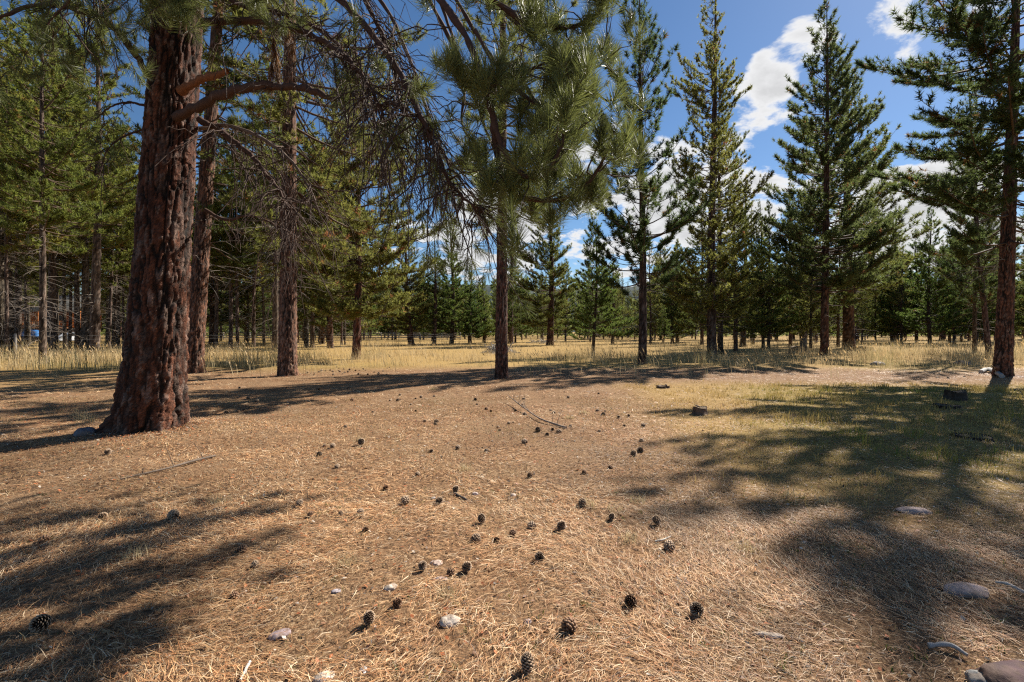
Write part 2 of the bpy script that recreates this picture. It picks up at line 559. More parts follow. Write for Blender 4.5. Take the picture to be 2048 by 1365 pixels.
def tuft_tris(C, A, K, L, w, rng, col, colv=0.25, along=0.12, spread=(25, 80), droop=0.15, brown=0.0):
    """needle tufts as single tapering triangles. C centres (tips of the twig), A unit axes"""
    N = len(C)
    C = np.repeat(C, K, 0); A = np.repeat(A, K, 0)
    n = len(C)
    s = rng.random(n)
    perp = unit(np.cross(A, unit(rng.normal(size=(n, 3)))))
    ang = np.radians(spread[0] + (spread[1] - spread[0]) * (0.85 * (1 - s) + 0.15 * rng.random(n)))
    d = A * np.cos(ang)[:, None] + perp * np.sin(ang)[:, None]
    d[:, 2] -= droop * (1 - s)
    d = unit(d)
    base = C - A * ((1 - s) * along)[:, None]
    Ln = L * rng.uniform(0.7, 1.12, n)
    side = unit(np.cross(d, unit(rng.normal(size=(n, 3)))))
    W = (w * rng.uniform(0.7, 1.3, n) * 0.5)[:, None]
    V = np.stack([base - side * W, base + side * W, base + d * Ln[:, None]], 1)
    T = np.arange(n * 3).reshape(-1, 3)
    tcol = np.repeat(1 + colv * rng.normal(size=(N, 1)) * 0.6, K, 0) * (1 + colv * 0.5 * rng.normal(size=(n, 1)))
    c = np.array(col)[None] * np.clip(tcol, 0.45, 1.7)
    yel = np.repeat(rng.random(N) ** 3, K)[:, None]
    c = c * (1 - 0.4 * yel) + np.array([col[0] * 1.6, col[1] * 1.25, col[2] * 0.8]) * 0.4 * yel
    if brown:
        br = np.repeat(rng.random(N) < brown, K)[:, None]
        c = np.where(br, np.array([0.20, 0.105, 0.04]) * np.clip(tcol, 0.6, 1.4), c)
    return V.reshape(-1, 3), T, np.repeat(c, 3, 0)


def pine_mesh(seed, H, cb, rad, prof, dz, nb, K, L, w, col, density=1.0, tilt=(-12, 50), upturn=0.25, twig=0.45, trunk_r=0.25, dead=0,
              dead_from=1.5, brown=0.02, limb_col=(0.10, 0.065, 0.045), spread=(22, 78), lean=(0, 0), cut=None, sag=0.0, sides=4, sub_up=0.28, hole=0.0):
    rng = np.random.default_rng(seed)
    P = []; R = []; TP = []; TR = []; C = []; A = []
    z = cb; az = rng.random() * 6.28; lop = rng.random() * 6.28
    while z < H - 0.25:
        t = (z - cb) / (H - cb)
        m = max(2, int(round(nb * (0.7 + 0.6 * rng.random()) * (1 if t < 0.85 else 0.8))))
        for b in range(m):
            a = az + b * 2 * math.pi / m + rng.normal() * 0.5
            ln = rad * prof(t) * rng.uniform(0.5, 1.2) * (1 + 0.22 * math.cos(a - lop) + 0.12 * math.sin(z * 1.9 + lop))
            if rng.random() < hole: continue
            if ln < 0.18: ln = 0.18
            zb = min(H - 0.1, z + rng.normal() * dz * 0.55)
            el = math.radians(tilt[0] + (tilt[1] - tilt[0]) * t ** 1.3 + rng.normal() * 7)
            o = np.array([math.cos(a), math.sin(a), 0]); sd = np.array([-o[1], o[0], 0])
            s = np.linspace(0, 1, 6)[:, None]
            bend = rng.normal() * 0.12
            pts = np.array([lean[0] * zb, lean[1] * zb, zb]) + o * (ln * s * math.cos(el)) + sd * (ln * bend * s ** 2) \
                + np.array([0, 0, 1.0]) * ln * (math.sin(el) * s + upturn * s ** 2.4 - sag * np.sin(s * math.pi) * 0.5)
            if cut is not None and cut(pts[-1]): continue
            P.append(pts)
            rb = max(0.012, min(trunk_r * 0.32, 0.011 * ln + 0.008))
            R.append(rb * (1 - 0.8 * s[:, 0]))
            n = max(2, int(ln / 0.17 * density))
            ts = 0.34 + 0.66 * rng.random(n) ** 0.75
            ts[0] = 1.0
            for q in ts:
                i = min(int(q * 5), 4); f = q * 5 - i
                b0 = pts[i] * (1 - f) + pts[i + 1] * f
                tg = unit(pts[i + 1] - pts[i])
                tl = np.clip(twig * ln * (0.2 + 0.8 * (1 - q)) * rng.uniform(0.6, 1.3), 0.12, 1.1)
                sgn = 1 if rng.random() < 0.5 else -1
                dr = tg * rng.uniform(0.5, 1.0) + sd * sgn * rng.uniform(0.4, 1.0) * (0.25 if q > 0.96 else 1) + np.array([0, 0, sub_up * rng.uniform(0.2, 1.6)])
                dr = unit(dr)
                mid = b0 + dr * tl * 0.55; 
                end = mid + unit(dr + np.array([0, 0, sub_up * 1.1])) * tl * 0.45
                TP.append(np.stack([b0, end])); TR.append([0.010, 0.005])
                C.append(end); A.append(unit(end - mid + np.array([0, 0, 0.12 * tl])))
                k = int(tl / (L * 1.1))
                for u in range(k):
                    g = (u + 0.6) / (k + 0.6)
                    c_ = mid * (1 - g) + b0 * g if u > 0 else mid
                    off = unit(dr + sd * rng.normal() * 0.9 + np.array([0, 0, 0.4 * rng.normal() + 0.2]))
                    C.append(c_ + off * L * 0.35); A.append(off)
        az += 2.4; z += dz * rng.uniform(0.75, 1.25)
    # leader
    C.append(np.array([lean[0] * H, lean[1] * H, H])); A.append(np.array([0, 0, 1.0]))
    C = np.array(C); A = np.array(A)
    mb = MB()
    V, T, c = tuft_tris(C, A, K, L, w, rng, col, brown=brown, spread=spread, along=L * 0.75)
    lb = MB()
    v, q = tubes(np.array(P), np.array(R), sides); lb.add(v, Q=q, col=limb_col)
    v, q = tubes(np.array(TP), np.array(TR), 3); lb.add(v, Q=q, col=limb_col)
    if dead:
        DP = []; DR = []
        for i in range(dead):
            zb = rng.uniform(dead_from, cb + 1.5); a = rng.random() * 6.28
            o = np.array([math.cos(a), math.sin(a), 0]); sd = np.array([-o[1], o[0], 0])
            ln = rng.uniform(0.4, 1.9) * min(1.2, rad / 2.4)
            s = np.linspace(0, 1, 6)[:, None]
            pts = np.array([lean[0] * zb, lean[1] * zb, zb]) + o * ln * s + sd * ln * rng.normal() * 0.25 * s ** 2 + np.array([0, 0, 1]) * ln * (rng.uniform(-0.2, 0.3) * s - rng.uniform(0.1, 0.6) * s ** 2)
            DP.append(pts); DR.append((0.013 * (1 - 0.75 * s[:, 0])))
            for k in range(rng.integers(0, 5)):
                j = rng.integers(2, 5)
                e = pts[j]; dr = unit(unit(pts[j] - pts[j - 1]) + rng.normal(size=3) * 0.6)
                u = np.linspace(0, 1, 6)[:, None] * rng.uniform(0.2, 0.6)
                DP.append(e + dr * u + np.array([0, 0, -0.35]) * u ** 2); DR.append(np.linspace(0.007, 0.003, 6))
        v, q = tubes(np.array(DP), np.array(DR), 3)
        lb.add(v, Q=q, col=(0.22, 0.185, 0.155))
    return (V, T, c), lb


def cone_prof(t): return (1 - t) ** 0.75 * (0.55 + 0.45 * min(1, t / 0.12 + 0.2))
def round_prof(t): return max(0.05, (1 - t ** 1.7)) * (0.6 + 0.4 * min(1, t / 0.25))
def column_prof(t): return max(0.06, (1 - t ** 2.2) * 0.9) * (0.75 + 0.25 * math.sin(t * 23))
def blunt_prof(t): return max(0.05, 1 - t ** 3) * (0.7 + 0.3 * min(1, t / 0.2))
def spire_prof(t): return (1 - t) ** 0.9 + 0.03


GREEN_PON = (0.13, 0.148, 0.038)
GREEN_DARK = (0.09, 0.12, 0.04)
GREEN_LODGE = (0.15, 0.17, 0.042)
GREEN_YOUNG = (0.135, 0.18, 0.042)
GREEN_LEFT = (0.19, 0.21, 0.046)

PROTO = {}


def proto(key, H, trunk_r, plate, furrow, seed, **kw):
    (V, T, c), lb = pine_mesh(seed, H, trunk_r=trunk_r, **kw)
    PROTO[key] = dict(
        H=H, r=trunk_r,
        crown=mesh_np('crown', V, T, col=c, mat=M_NEEDLE),
        limbs=lb.mesh('limbs', M_TWIG, True),
        trunk=trunk_mesh('trunk', H, trunk_r, 24, 110, trunk_r * 0.13, seed, curve=(0.10, 0.08), plate=plate, furrow=furrow,
                         cell=(9, 1.8), zpow=1.7, flare=0.3, flare_h=0.3, mat=M_BARK_FAR))


BR_RED = (0.11, 0.046, 0.029); BR_GREY = (0.12, 0.082, 0.062); BR_DARK = (0.08, 0.05, 0.037); FUR = (0.022, 0.015, 0.012)
proto('ponderosa', 23, 0.29, BR_RED, FUR, 1, cb=3.8, rad=4.4, prof=cone_prof, dz=0.46, nb=6, K=13, L=0.26, w=0.052, col=GREEN_DARK, density=1.05, tilt=(-10, 55), upturn=0.38, dead=14, sub_up=0.5)
proto('broad_ponderosa', 26, 0.45, BR_RED, FUR, 2, cb=4.2, rad=6.0, prof=round_prof, dz=0.62, nb=6, K=12, L=0.28, w=0.058, col=GREEN_PON, density=0.75, tilt=(-12, 45), upturn=0.36, dead=14, sub_up=0.5)
proto('airy_ponderosa', 20, 0.22, BR_DARK, FUR, 3, cb=4.0, rad=3.4, prof=cone_prof, dz=0.50, nb=5, K=20, L=0.25, w=0.036, col=GREEN_DARK, density=1.0, tilt=(-6, 58), upturn=0.48, dead=20, hole=0.10, sub_up=0.5)
proto('lodgepole', 23, 0.26, BR_DARK, FUR, 4, cb=2.4, rad=3.3, prof=column_prof, dz=0.36, nb=6, K=10, L=0.15, w=0.046, col=GREEN_LODGE, density=1.15, tilt=(-16, 40), upturn=0.42, dead=18, spread=(25, 85), twig=0.5, sub_up=0.55)
proto('young', 10, 0.11, BR_DARK, FUR, 5, cb=1.6, rad=2.1, prof=spire_prof, dz=0.26, nb=6, K=15, L=0.15, w=0.032, col=GREEN_YOUNG, density=1.5, tilt=(-8, 45), upturn=0.3, dead=5, dead_from=0.6, sub_up=0.45)
proto('dense_conifer', 16, 0.18, BR_DARK, FUR, 6, cb=1.7, rad=3.2, prof=spire_prof, dz=0.36, nb=6, K=11, L=0.19, w=0.054, col=GREEN_YOUNG, density=1.35, tilt=(-12, 45), upturn=0.32, dead=8, dead_from=0.7, sub_up=0.45)
proto('ragged_conifer', 17, 0.17, BR_DARK, FUR, 16, cb=2.6, rad=2.7, prof=column_prof, dz=0.42, nb=5, K=11, L=0.18, w=0.048, col=GREEN_LODGE, density=1.1, tilt=(-20, 42), upturn=0.4, dead=16, dead_from=0.9, sub_up=0.5, hole=0.18, brown=0.03)
proto('stand_pine', 22, 0.20, BR_GREY, FUR, 7, cb=7.5, rad=3.2, prof=round_prof, dz=0.46, nb=5, K=14, L=0.24, w=0.046, col=GREEN_LEFT, density=0.95, hole=0.1, tilt=(-12, 50), upturn=0.36, dead=60, dead_from=1.2, brown=0.04, sub_up=0.45)
proto('stand_pine_tall', 25, 0.26, BR_GREY, FUR, 8, cb=7.0, rad=3.8, prof=cone_prof, dz=0.50, nb=5, K=13, L=0.25, w=0.047, col=GREEN_LEFT, density=0.9, hole=0.1, tilt=(-14, 50), upturn=0.36, dead=60, dead_from=1.4, brown=0.05, sub_up=0.45)
proto('bushy_pine', 17, 0.25, BR_RED, FUR, 9, cb=2.4, rad=4.2, prof=round_prof, dz=0.42, nb=6, K=12, L=0.24, w=0.054, col=GREEN_PON, density=1.05, tilt=(-20, 42), upturn=0.34, dead=12, brown=0.04, sub_up=0.45)

CROWN_TOTAL = 0


def place(key, x, y, H, label, name='pine_tree', group=None, rtrunk=None, lean=(0, 0), wide=1.0, spin=None):
    p = PROTO[key]
    s = H / p['H']
    o = empty(name, (x, y, float(gz(x, y)) * (1 if y < 120 else 0) - 0.03), (-lean[1], lean[0], random.random() * 6.28 if spin is None else spin))
    if spin is None and lean != (0, 0):
        o.rotation_euler = (-lean[1], lean[0], 0)
    tag(o, label, 'tree', group)
    t = link('trunk', p['trunk'], o); tr = 1.0 if rtrunk is None else rtrunk / (p['r'] * s)
    t.scale = (s * tr, s * tr, s)
    b = link('limbs', p['limbs'], o); b.scale = (s * wide, s * wide, s); b['kind'] = 'stuff'
    c = link('crown', p['crown'], o); c.scale = (s * wide, s * wide, s); c['kind'] = 'stuff'
    return o


def place_px(key, px, py, H, label, wpx=None, **kw):
    x, y = on_ground(px, py)
    r = None if wpx is None else wpx / FPX * y / 2 * math.cos(math.atan2(abs(x), y))
    return place(key, x, y, H, label, rtrunk=r, **kw)


# ------------------------------------------------------------------ the trees one can point at
G_R = 'pines standing across the meadow edge'
place_px('airy_ponderosa', 1285, 728, 19.6, 'tall airy dark green pine with straight slim trunk, right of the centre pine', 17, group=G_R, spin=2.0)
place_px('lodgepole', 1424, 714, 25.0, 'tall ragged narrow pine with twin-looking dark trunk left of the broad cone-shaped pine', 20, group=G_R, spin=0.4)
place_px('lodgepole', 1441, 708, 21.0, 'slim pine standing tight behind the tall ragged narrow pine', 11, group=G_R, spin=2.4, wide=0.8)
place_px('ponderosa', 1649, 712, 23.6, 'tall cone-shaped dark green pine with straight reddish trunk and pointed top under the cloud', 18, group=G_R, spin=1.1)
place_px('broad_ponderosa', 1697, 697, 28.5, 'broad pine with thick trunk just behind the cone-shaped pine, crown spreading right', 25, group=G_R, spin=0.2)
place_px('airy_ponderosa', 1979, 716, 17.5, 'thin leaning pine trunk tilting left beside the thick dark trunk on the right', 14, lean=(-0.075, 0), group=G_R, wide=0.8)
place_px('airy_ponderosa', 1949, 706, 19.0, 'slender upright pine left of the thin leaning pine', 10, group=G_R, spin=4.0, wide=0.8)
place_px('young', 1186, 713, 9.4, 'young slim green pine with thin bare stem in the dry meadow', 7, group=G_R, spin=0.5)
place_px('bushy_pine', 1100, 691, 17.0, 'dark pine with reddish lower trunk standing alone in the far meadow', 14, group=G_R, spin=1.5)
place_px('bushy_pine', 712, 719, 17.5, 'bushy low-branched pine with dense lit foliage left of the centre pine', 17, group=G_R, spin=3.3)
place_px('bushy_pine', 823, 691, 13.5, 'red-trunked pine leaning slightly left behind the wire fence', 13, lean=(-0.06, 0), group=G_R)
place_px('dense_conifer', 903, 689, 16.2, 'pointed dense green conifer rising under the low cloud', 9, group=G_R, spin=0.3)
place_px('ragged_conifer', 868, 690, 14.2, 'dense conifer half hidden between the bushy pine and the pointed conifer', 9, group=G_R, spin=2.2)
place_px('dense_conifer', 940, 688, 10.5, 'lower rounded conifer just right of the pointed conifer', 8, group=G_R, spin=4.4)
place_px('dense_conifer', 968, 687, 9.5, 'small conifer just left of the centre trunk, foot in dry grass', 7, group=G_R, spin=1.4)
place_px('lodgepole', 1022, 688, 19.0, 'dark narrow pine directly behind the centre trunk', 11, group=G_R, spin=1.0)
place_px('ragged_conifer', 1225, 688, 12.5, 'green conifer between the young slim pine and the tall airy pine', 7, group=G_R, spin=1.9)
place_px('young', 1326, 689, 5.0, 'small bright green bushy young conifer at the meadow edge', 5, group=G_R, spin=0.0)
place_px('dense_conifer', 1345, 687, 9.5, 'rounded conifer behind the small bright green one', 7, group=G_R, spin=3.0)
place_px('lodgepole', 1471, 703, 15.0, 'dark pine right of the ragged narrow pine, first of the close trunks', 9, group=G_R, spin=3.0, wide=1.2)
place_px('ragged_conifer', 1486, 694, 17.0, 'thick dark trunk second to the right of the ragged narrow pine', 12, group=G_R, spin=1.0)
place_px('lodgepole', 1527, 698, 14.0, 'thin pine trunk leaning right, left one of a close pair', 7, lean=(-0.03, 0), group=G_R)
place_px('dense_conifer', 1537, 699, 13.5, 'thin upright dark pine trunk, right one of a close pair', 7, group=G_R, spin=5.0)
place_px('lodgepole', 1581, 694, 18.5, 'grey-brown slim pine with sparse crown left of the far stump', 8, group=G_R, spin=2.1)
place_px('ragged_conifer', 1606, 689, 15.0, 'reddish pine trunk in shade behind the far stump', 13, group=G_R, spin=2.9)
place_px('lodgepole', 1621, 698, 16.0, 'slim black pine trunk between the far stump and the cone-shaped pine', 6, lean=(0.02, 0), group=G_R)
place_px('ragged_conifer', 1676, 695, 15.0, 'thin pine between the cone-shaped pine and the thick trunk behind it', 7, group=G_R, spin=0.8)
place_px('dense_conifer', 1860, 690, 17.0, 'dark spire-shaped conifer alone at the right meadow edge', 9, group=G_R, spin=2.7)
place_px('dense_conifer', 1795, 687, 13.0, 'light green conifer left of the dark spire-shaped conifer', 6, group=G_R, spin=4.7)
place_px('ragged_conifer', 1908, 689, 12.5, 'small conifer right of the dark spire-shaped conifer', 6, group=G_R, spin=3.7)
place_px('broad_ponderosa', 1885, 680, 20.0, 'thick short dark trunk in the row right of the spire-shaped conifer', 13, group=G_R, spin=3.7)

G_L = 'pines of the stand on the left'
left = [
    ('stand_pine_tall', 85, 728, 21.5, 17, 'nearest dark trunk of the left stand with lit green crown', 0.01),
    ('stand_pine_tall', 106, 706, 24.0, 17, 'lit brown trunk right behind the nearest dark trunk on the left', 0.0),
    ('stand_pine', 170, 705, 23.0, 20, 'stout dark trunk with bare looping twigs midway between left edge and the giant pine', -0.015),
    ('stand_pine', 130, 700, 20.0, 9, 'thin pine trunk just left of the stout dark trunk', 0.0),
    ('stand_pine', 139, 697, 18.0, 8, 'thin trunk in front of the porch of the log house', 0.01),
    ('stand_pine', 217, 699, 21.0, 8, 'left stem of a leaning pair just left of the giant pine', 0.03),
    ('stand_pine_tall', 226, 698, 22.0, 9, 'right stem of a leaning pair just left of the giant pine', 0.05),
    ('stand_pine', 246, 696, 21.0, 6, 'slim straight stem touching the left side of the giant pine', 0.0),
    ('stand_pine', 33, 706, 22.0, 7, 'slim lit stem beside the grey fence post at the left', 0.0),
    ('stand_pine_tall', 14, 712, 22.5, 10, 'grey twiggy trunk behind the leftmost fence post', 0.0),
    ('stand_pine_tall', 2, 702, 23.5, 10, 'trunk cut by the left edge of the picture', 0.0),
    ('stand_pine', 52, 697, 20.0, 6, 'thin stem in shadow left of the log house', 0.0),
    ('stand_pine', 432, 698, 22.0, 9, 'dark straight trunk between the second and third big pines', 0.0),
    ('stand_pine_tall', 461, 698, 23.0, 9, 'left trunk of a dark pair near the third big pine', 0.015),
    ('stand_pine', 475, 698, 21.0, 8, 'right trunk of a dark pair near the third big pine', 0.0),
    ('stand_pine', 495, 691, 19.0, 5, 'thin far stem right of the dark pair', 0.0),
    ('stand_pine_tall', 507, 695, 22.0, 8, 'trunk with pale lit edge left of the third big pine', 0.0),
    ('stand_pine', 528, 692, 20.0, 6, 'slightly bent thin trunk left of the third big pine', -0.03),
    ('stand_pine', 546, 691, 20.0, 5, 'thin stem almost touching the third big pine on its left', 0.0),
    ('stand_pine_tall', 613, 694, 22.0, 10, 'twiggy trunk just right of the third big pine', 0.0),
    ('stand_pine', 624, 690, 20.0, 7, 'dark trunk hugging the twiggy one right of the third big pine', 0.0),
    ('stand_pine', 640, 689, 19.0, 4, 'thinnest stem right of the third big pine', 0.0),
    ('bushy_pine', 661, 697, 20.0, 13, 'stout reddish trunk between the third big pine and the bushy pine', 0.0),
    ('stand_pine', 683, 690, 19.0, 5, 'thin trunk left one of a pair beside the bushy pine', 0.0),
    ('stand_pine', 690, 690, 18.0, 4, 'thin trunk right one of a pair beside the bushy pine', 0.0),
]
for k, px, py, H, w, lab, ln in left:
    place_px(k, px, py, H, lab, w, group=G_L, lean=(ln, 0), spin=None if ln else random.random() * 6.28)


LANDMARKS = []
for o_ in list(SC.collection.objects):
    if o_.get('category') == 'tree':
        LANDMARKS.append((1024 + FPX * o_.location.x / o_.location.y, o_['label']))
SHORT = {}
PLACES = [(-200, 'the left edge'), (85, 'the nearest dark trunk on the left'), (170, 'the stout dark trunk on the left'), (245, 'the left side of the giant pine'), (330, 'the giant pine'), (400, 'the second big pine'), (460, 'the dark trunk pair'), (575, 'the third big pine'), (661, 'the stout reddish trunk'),
          (712, 'the bushy pine'), (823, 'the leaning red trunk'), (903, 'the pointed conifer'), (1003, 'the centre pine'), (1100, 'the lone dark pine'), (1186, 'the young slim pine'), (1285, 'the tall airy pine'), (1345, 'the small bright conifer'), (1430, 'the ragged narrow pine'), (1535, 'the close trunk pair'),
          (1600, 'the far stump'), (1649, 'the cone-shaped pine'), (1700, 'the thick trunk behind it'), (1795, 'the light green conifer'), (1860, 'the spire-shaped conifer'), (1950, 'the slender upright pine'), (2005, 'the right-hand trunk'), (2150, 'the right edge')]
ORD = ['nearest', 'second', 'third', 'fourth', 'fifth', 'sixth', 'seventh', 'eighth', 'ninth', 'tenth', 'eleventh', 'twelfth', 'thirteenth', 'fourteenth', 'fifteenth', 'sixteenth', 'seventeenth', 'eighteenth', 'nineteenth', 'twentieth']
SCATTERED = []


def name_scattered():
    """each far tree is told by the landmark it shows beside and its order in depth there"""
    bins = {}
    for o, px, d, H in SCATTERED:
        k = min(range(len(PLACES)), key=lambda i: abs(PLACES[i][0] - px))
        side = 'left' if px < PLACES[k][0] else 'right'
        bins.setdefault((k, side), []).append((d, o, H))
    for (k, side), L in bins.items():
        L.sort(key=lambda t: t[0])
        hm = sorted(t[2] for t in L)[len(L) // 2]
        for i, (d, o, H) in enumerate(L):
            kind = 'pine' if PLACES[k][0] < 700 else 'conifer'
            o['label'] = '%s background %s just %s of %s, %s one behind' % ('tall' if H >= hm else 'lower', kind, side, PLACES[k][1], ORD[min(i, 19)])


def scatter(n, px0, px1, d0, d1, h0, h1, keys, label, group, seed, hmax=None, mind=2.6):
    r = random.Random(seed); done = []
    tries = 0
    while len(done) < n and tries < n * 40:
        tries += 1
        px = r.uniform(px0, px1); d = math.sqrt(r.uniform(d0 ** 2, d1 ** 2))
        x = (px - 1024) / FPX * d
        if any((x - a) ** 2 + (d - b) ** 2 < mind ** 2 for a, b in done): continue
        H = r.uniform(h0, h1)
        if hmax is not None:
            m = hmax(px, d)
            if m is not None: H = min(H, m * r.uniform(0.75, 1.0))
        if H < 3: continue
        done.append((x, d))
        SCATTERED.append((place(r.choice(keys), x, d, H, label, group=group, spin=r.random() * 6.28, wide=r.uniform(0.85, 1.15)), px, d, H))


def centre_gap(px, d):
    """tree tops stay below the sky gap left of the centre pine"""
    if 885 < px < 1000: return CAM_H + (HOR - 545) / FPX * d
    if 1000 <= px < 1330: return CAM_H + (HOR - 500) / FPX * d
    return CAM_H + (HOR - 440) / FPX * d


scatter(7, -60, 300, 30, 44, 23, 27, ['stand_pine', 'stand_pine_tall'], 'tall slender pine of the near left stand', 'tall pines of the left stand', 11)
scatter(4, 420, 720, 34, 48, 22, 26, ['stand_pine', 'stand_pine_tall'], 'tall slender pine behind the third big pine', 'tall pines of the left stand', 12)
scatter(18, -160, 300, 42, 75, 17, 25, ['stand_pine', 'stand_pine_tall'], 'slender pine deep in the stand at the far left', 'deep pines at the far left', 1)
scatter(15, 300, 680, 46, 80, 17, 25, ['stand_pine', 'stand_pine_tall', 'bushy_pine'], 'slender pine deep in the stand between the big trunks on the left', 'deep pines between the big trunks', 2)
scatter(52, -250, 720, 78, 135, 13, 24, ['dense_conifer', 'bushy_pine', 'dense_conifer', 'stand_pine_tall'], 'far pine closing the view behind the left stand', 'farthest pines behind the left stand', 3, mind=4)
scatter(76, 720, 1330, 68, 140, 9, 18, ['dense_conifer', 'lodgepole', 'ragged_conifer', 'young'], 'small far conifer behind the centre meadow', 'far conifers behind the centre meadow', 4, hmax=centre_gap, mind=3.2)
scatter(60, 1300, 2120, 56, 95, 10, 19, ['dense_conifer', 'lodgepole', 'ragged_conifer', 'bushy_pine', 'ragged_conifer'], 'mid-distance conifer in the row behind the right meadow', 'conifers in the row behind the right meadow', 5, mind=3)
scatter(54, 1300, 2200, 95, 160, 11, 20, ['dense_conifer', 'lodgepole', 'ragged_conifer'], 'far conifer closing the view behind the right meadow', 'farthest conifers behind the right meadow', 6, mind=4)


name_scattered()


# the wood beyond, one mass
def far_wood():
    rng = np.random.default_rng(77)
    n = 560
    px = rng.uniform(-300, 2350, n); d = rng.uniform(125, 230, n)
    Hs = rng.uniform(10, 21, n)
    Hs = np.where((px > 860) & (px < 1010), np.minimum(Hs, CAM_H + (HOR - 560) / FPX * d), Hs)
    C = []; A = []
    for i in range(n):
        x = (px[i] - 1024) / FPX * d[i]; H = Hs[i]; m = 100
        t = rng.random(m) ** 1.2
        z = 0.4 + t * (H - 0.4); rr = (1 - t) ** 0.8 * H * 0.17 * np.sqrt(rng.random(m)) + 0.1
        a = rng.random(m) * 6.28
        C.append(np.stack([x + rr * np.cos(a), d[i] + rr * np.sin(a), z], -1))
        A.append(unit(np.stack([np.cos(a), np.sin(a), 0.5 + rng.random(m)], -1)))
    V, T, c = tuft_tris(np.concatenate(C), np.concatenate(A), 2, 1.3, 0.62, rng, (0.11, 0.145, 0.042), spread=(20, 70), along=0.6)
    o = link('far_wood', mesh_np('far_wood', V, T, col=c, mat=M_NEEDLE))
    tag(o, 'dark green far-off wood closing the horizon behind the meadow', 'wood', kind='stuff')


far_wood()


# ------------------------------------------------------------------ hero pines
def hero(label, px, py, H, wpx, seed, lean, na, nz, plate, furrow, crown_kw, cell=(10, 1.6), amp=0.045, name='pine_tree', ztop=None, flare=0.3, flare_h=0.3, root=None, group=None):
    x, y = on_ground(px, py)
    r0 = wpx / FPX * y / 2 * math.cos(math.atan2(abs(x), y))
    o = empty(name, (x, y, float(gz(x, y)) - 0.02))
    tag(o, label, 'tree', group)
    link('trunk', trunk_mesh('trunk', H, r0, na, nz, amp, seed, lean=lean, plate=plate, furrow=furrow, cell=cell, zpow=1.5, flare=flare, flare_h=flare_h, mat=M_BARK, root=root), o)
    if crown_kw:
        (V, T, c), lb = pine_mesh(seed + 100, H, trunk_r=r0, lean=lean, **crown_kw)
        b = lb.obj('limbs', M_TWIG, o, True); b['kind'] = 'stuff'
        c_ = link('crown', mesh_np('crown', V, T, col=c, mat=M_NEEDLE), o); c_['kind'] = 'stuff'
    return o


G_B = 'big old pines in the foreground'
PL_OLD = (0.17, 0.076, 0.043); FU_OLD = (0.018, 0.012, 0.009)
hero('big reddish-brown pine standing close behind the giant pine on its right', 386, 747, 25, 40, 21, (0.055, 0.02), 72, 300, PL_OLD, FU_OLD,
     dict(cb=5.8, rad=3.6, prof=round_prof, dz=0.7, nb=5, K=16, L=0.22, w=0.032, col=GREEN_PON, density=0.8, tilt=(-18, 45), upturn=0.15, dead=46, dead_from=3.5, sag=0.1, brown=0.06), group=G_B)
hero('third big pine with deeply furrowed sunlit bark, right of the giant pine', 575, 752, 26, 38, 22, (-0.003, 0.02), 84, 320, (0.19, 0.092, 0.056), FU_OLD,
     dict(cb=4.8, rad=4.0, prof=round_prof, dz=0.65, nb=5, K=16, L=0.22, w=0.032, col=GREEN_PON, density=0.8, tilt=(-26, 45), upturn=0.1, dead=70, dead_from=3.2, sag=0.12, brown=0.06), group=G_B)
hero('centre pine with straight reddish trunk and dry grass stems at its foot', 1003, 758, 19, 25, 23, (0.004, 0.0), 60, 280, (0.135, 0.055, 0.034), FU_OLD,
     dict(cb=5.4, rad=3.1, prof=round_prof, dz=0.5, nb=5, K=20, L=0.20, w=0.024, col=GREEN_PON, density=0.95, tilt=(-14, 50), upturn=0.3, dead=26, dead_from=3.2, brown=0.03), cell=(11, 2.4), amp=0.022, flare=0.25, group=G_B)
hero('thick dark backlit pine trunk at the right edge with open drooping boughs', 2006, 752, 18.5, 40, 24, (0.036, 0.0), 72, 320, (0.15, 0.062, 0.036), FU_OLD,
     dict(cb=5.2, rad=4.5, prof=blunt_prof, dz=0.5, nb=5, K=18, L=0.22, w=0.032, col=GREEN_DARK, density=1.15, tilt=(-20, 45), upturn=0.28, dead=34, dead_from=3.2, sag=0.06, brown=0.05), amp=0.035, group=G_B)


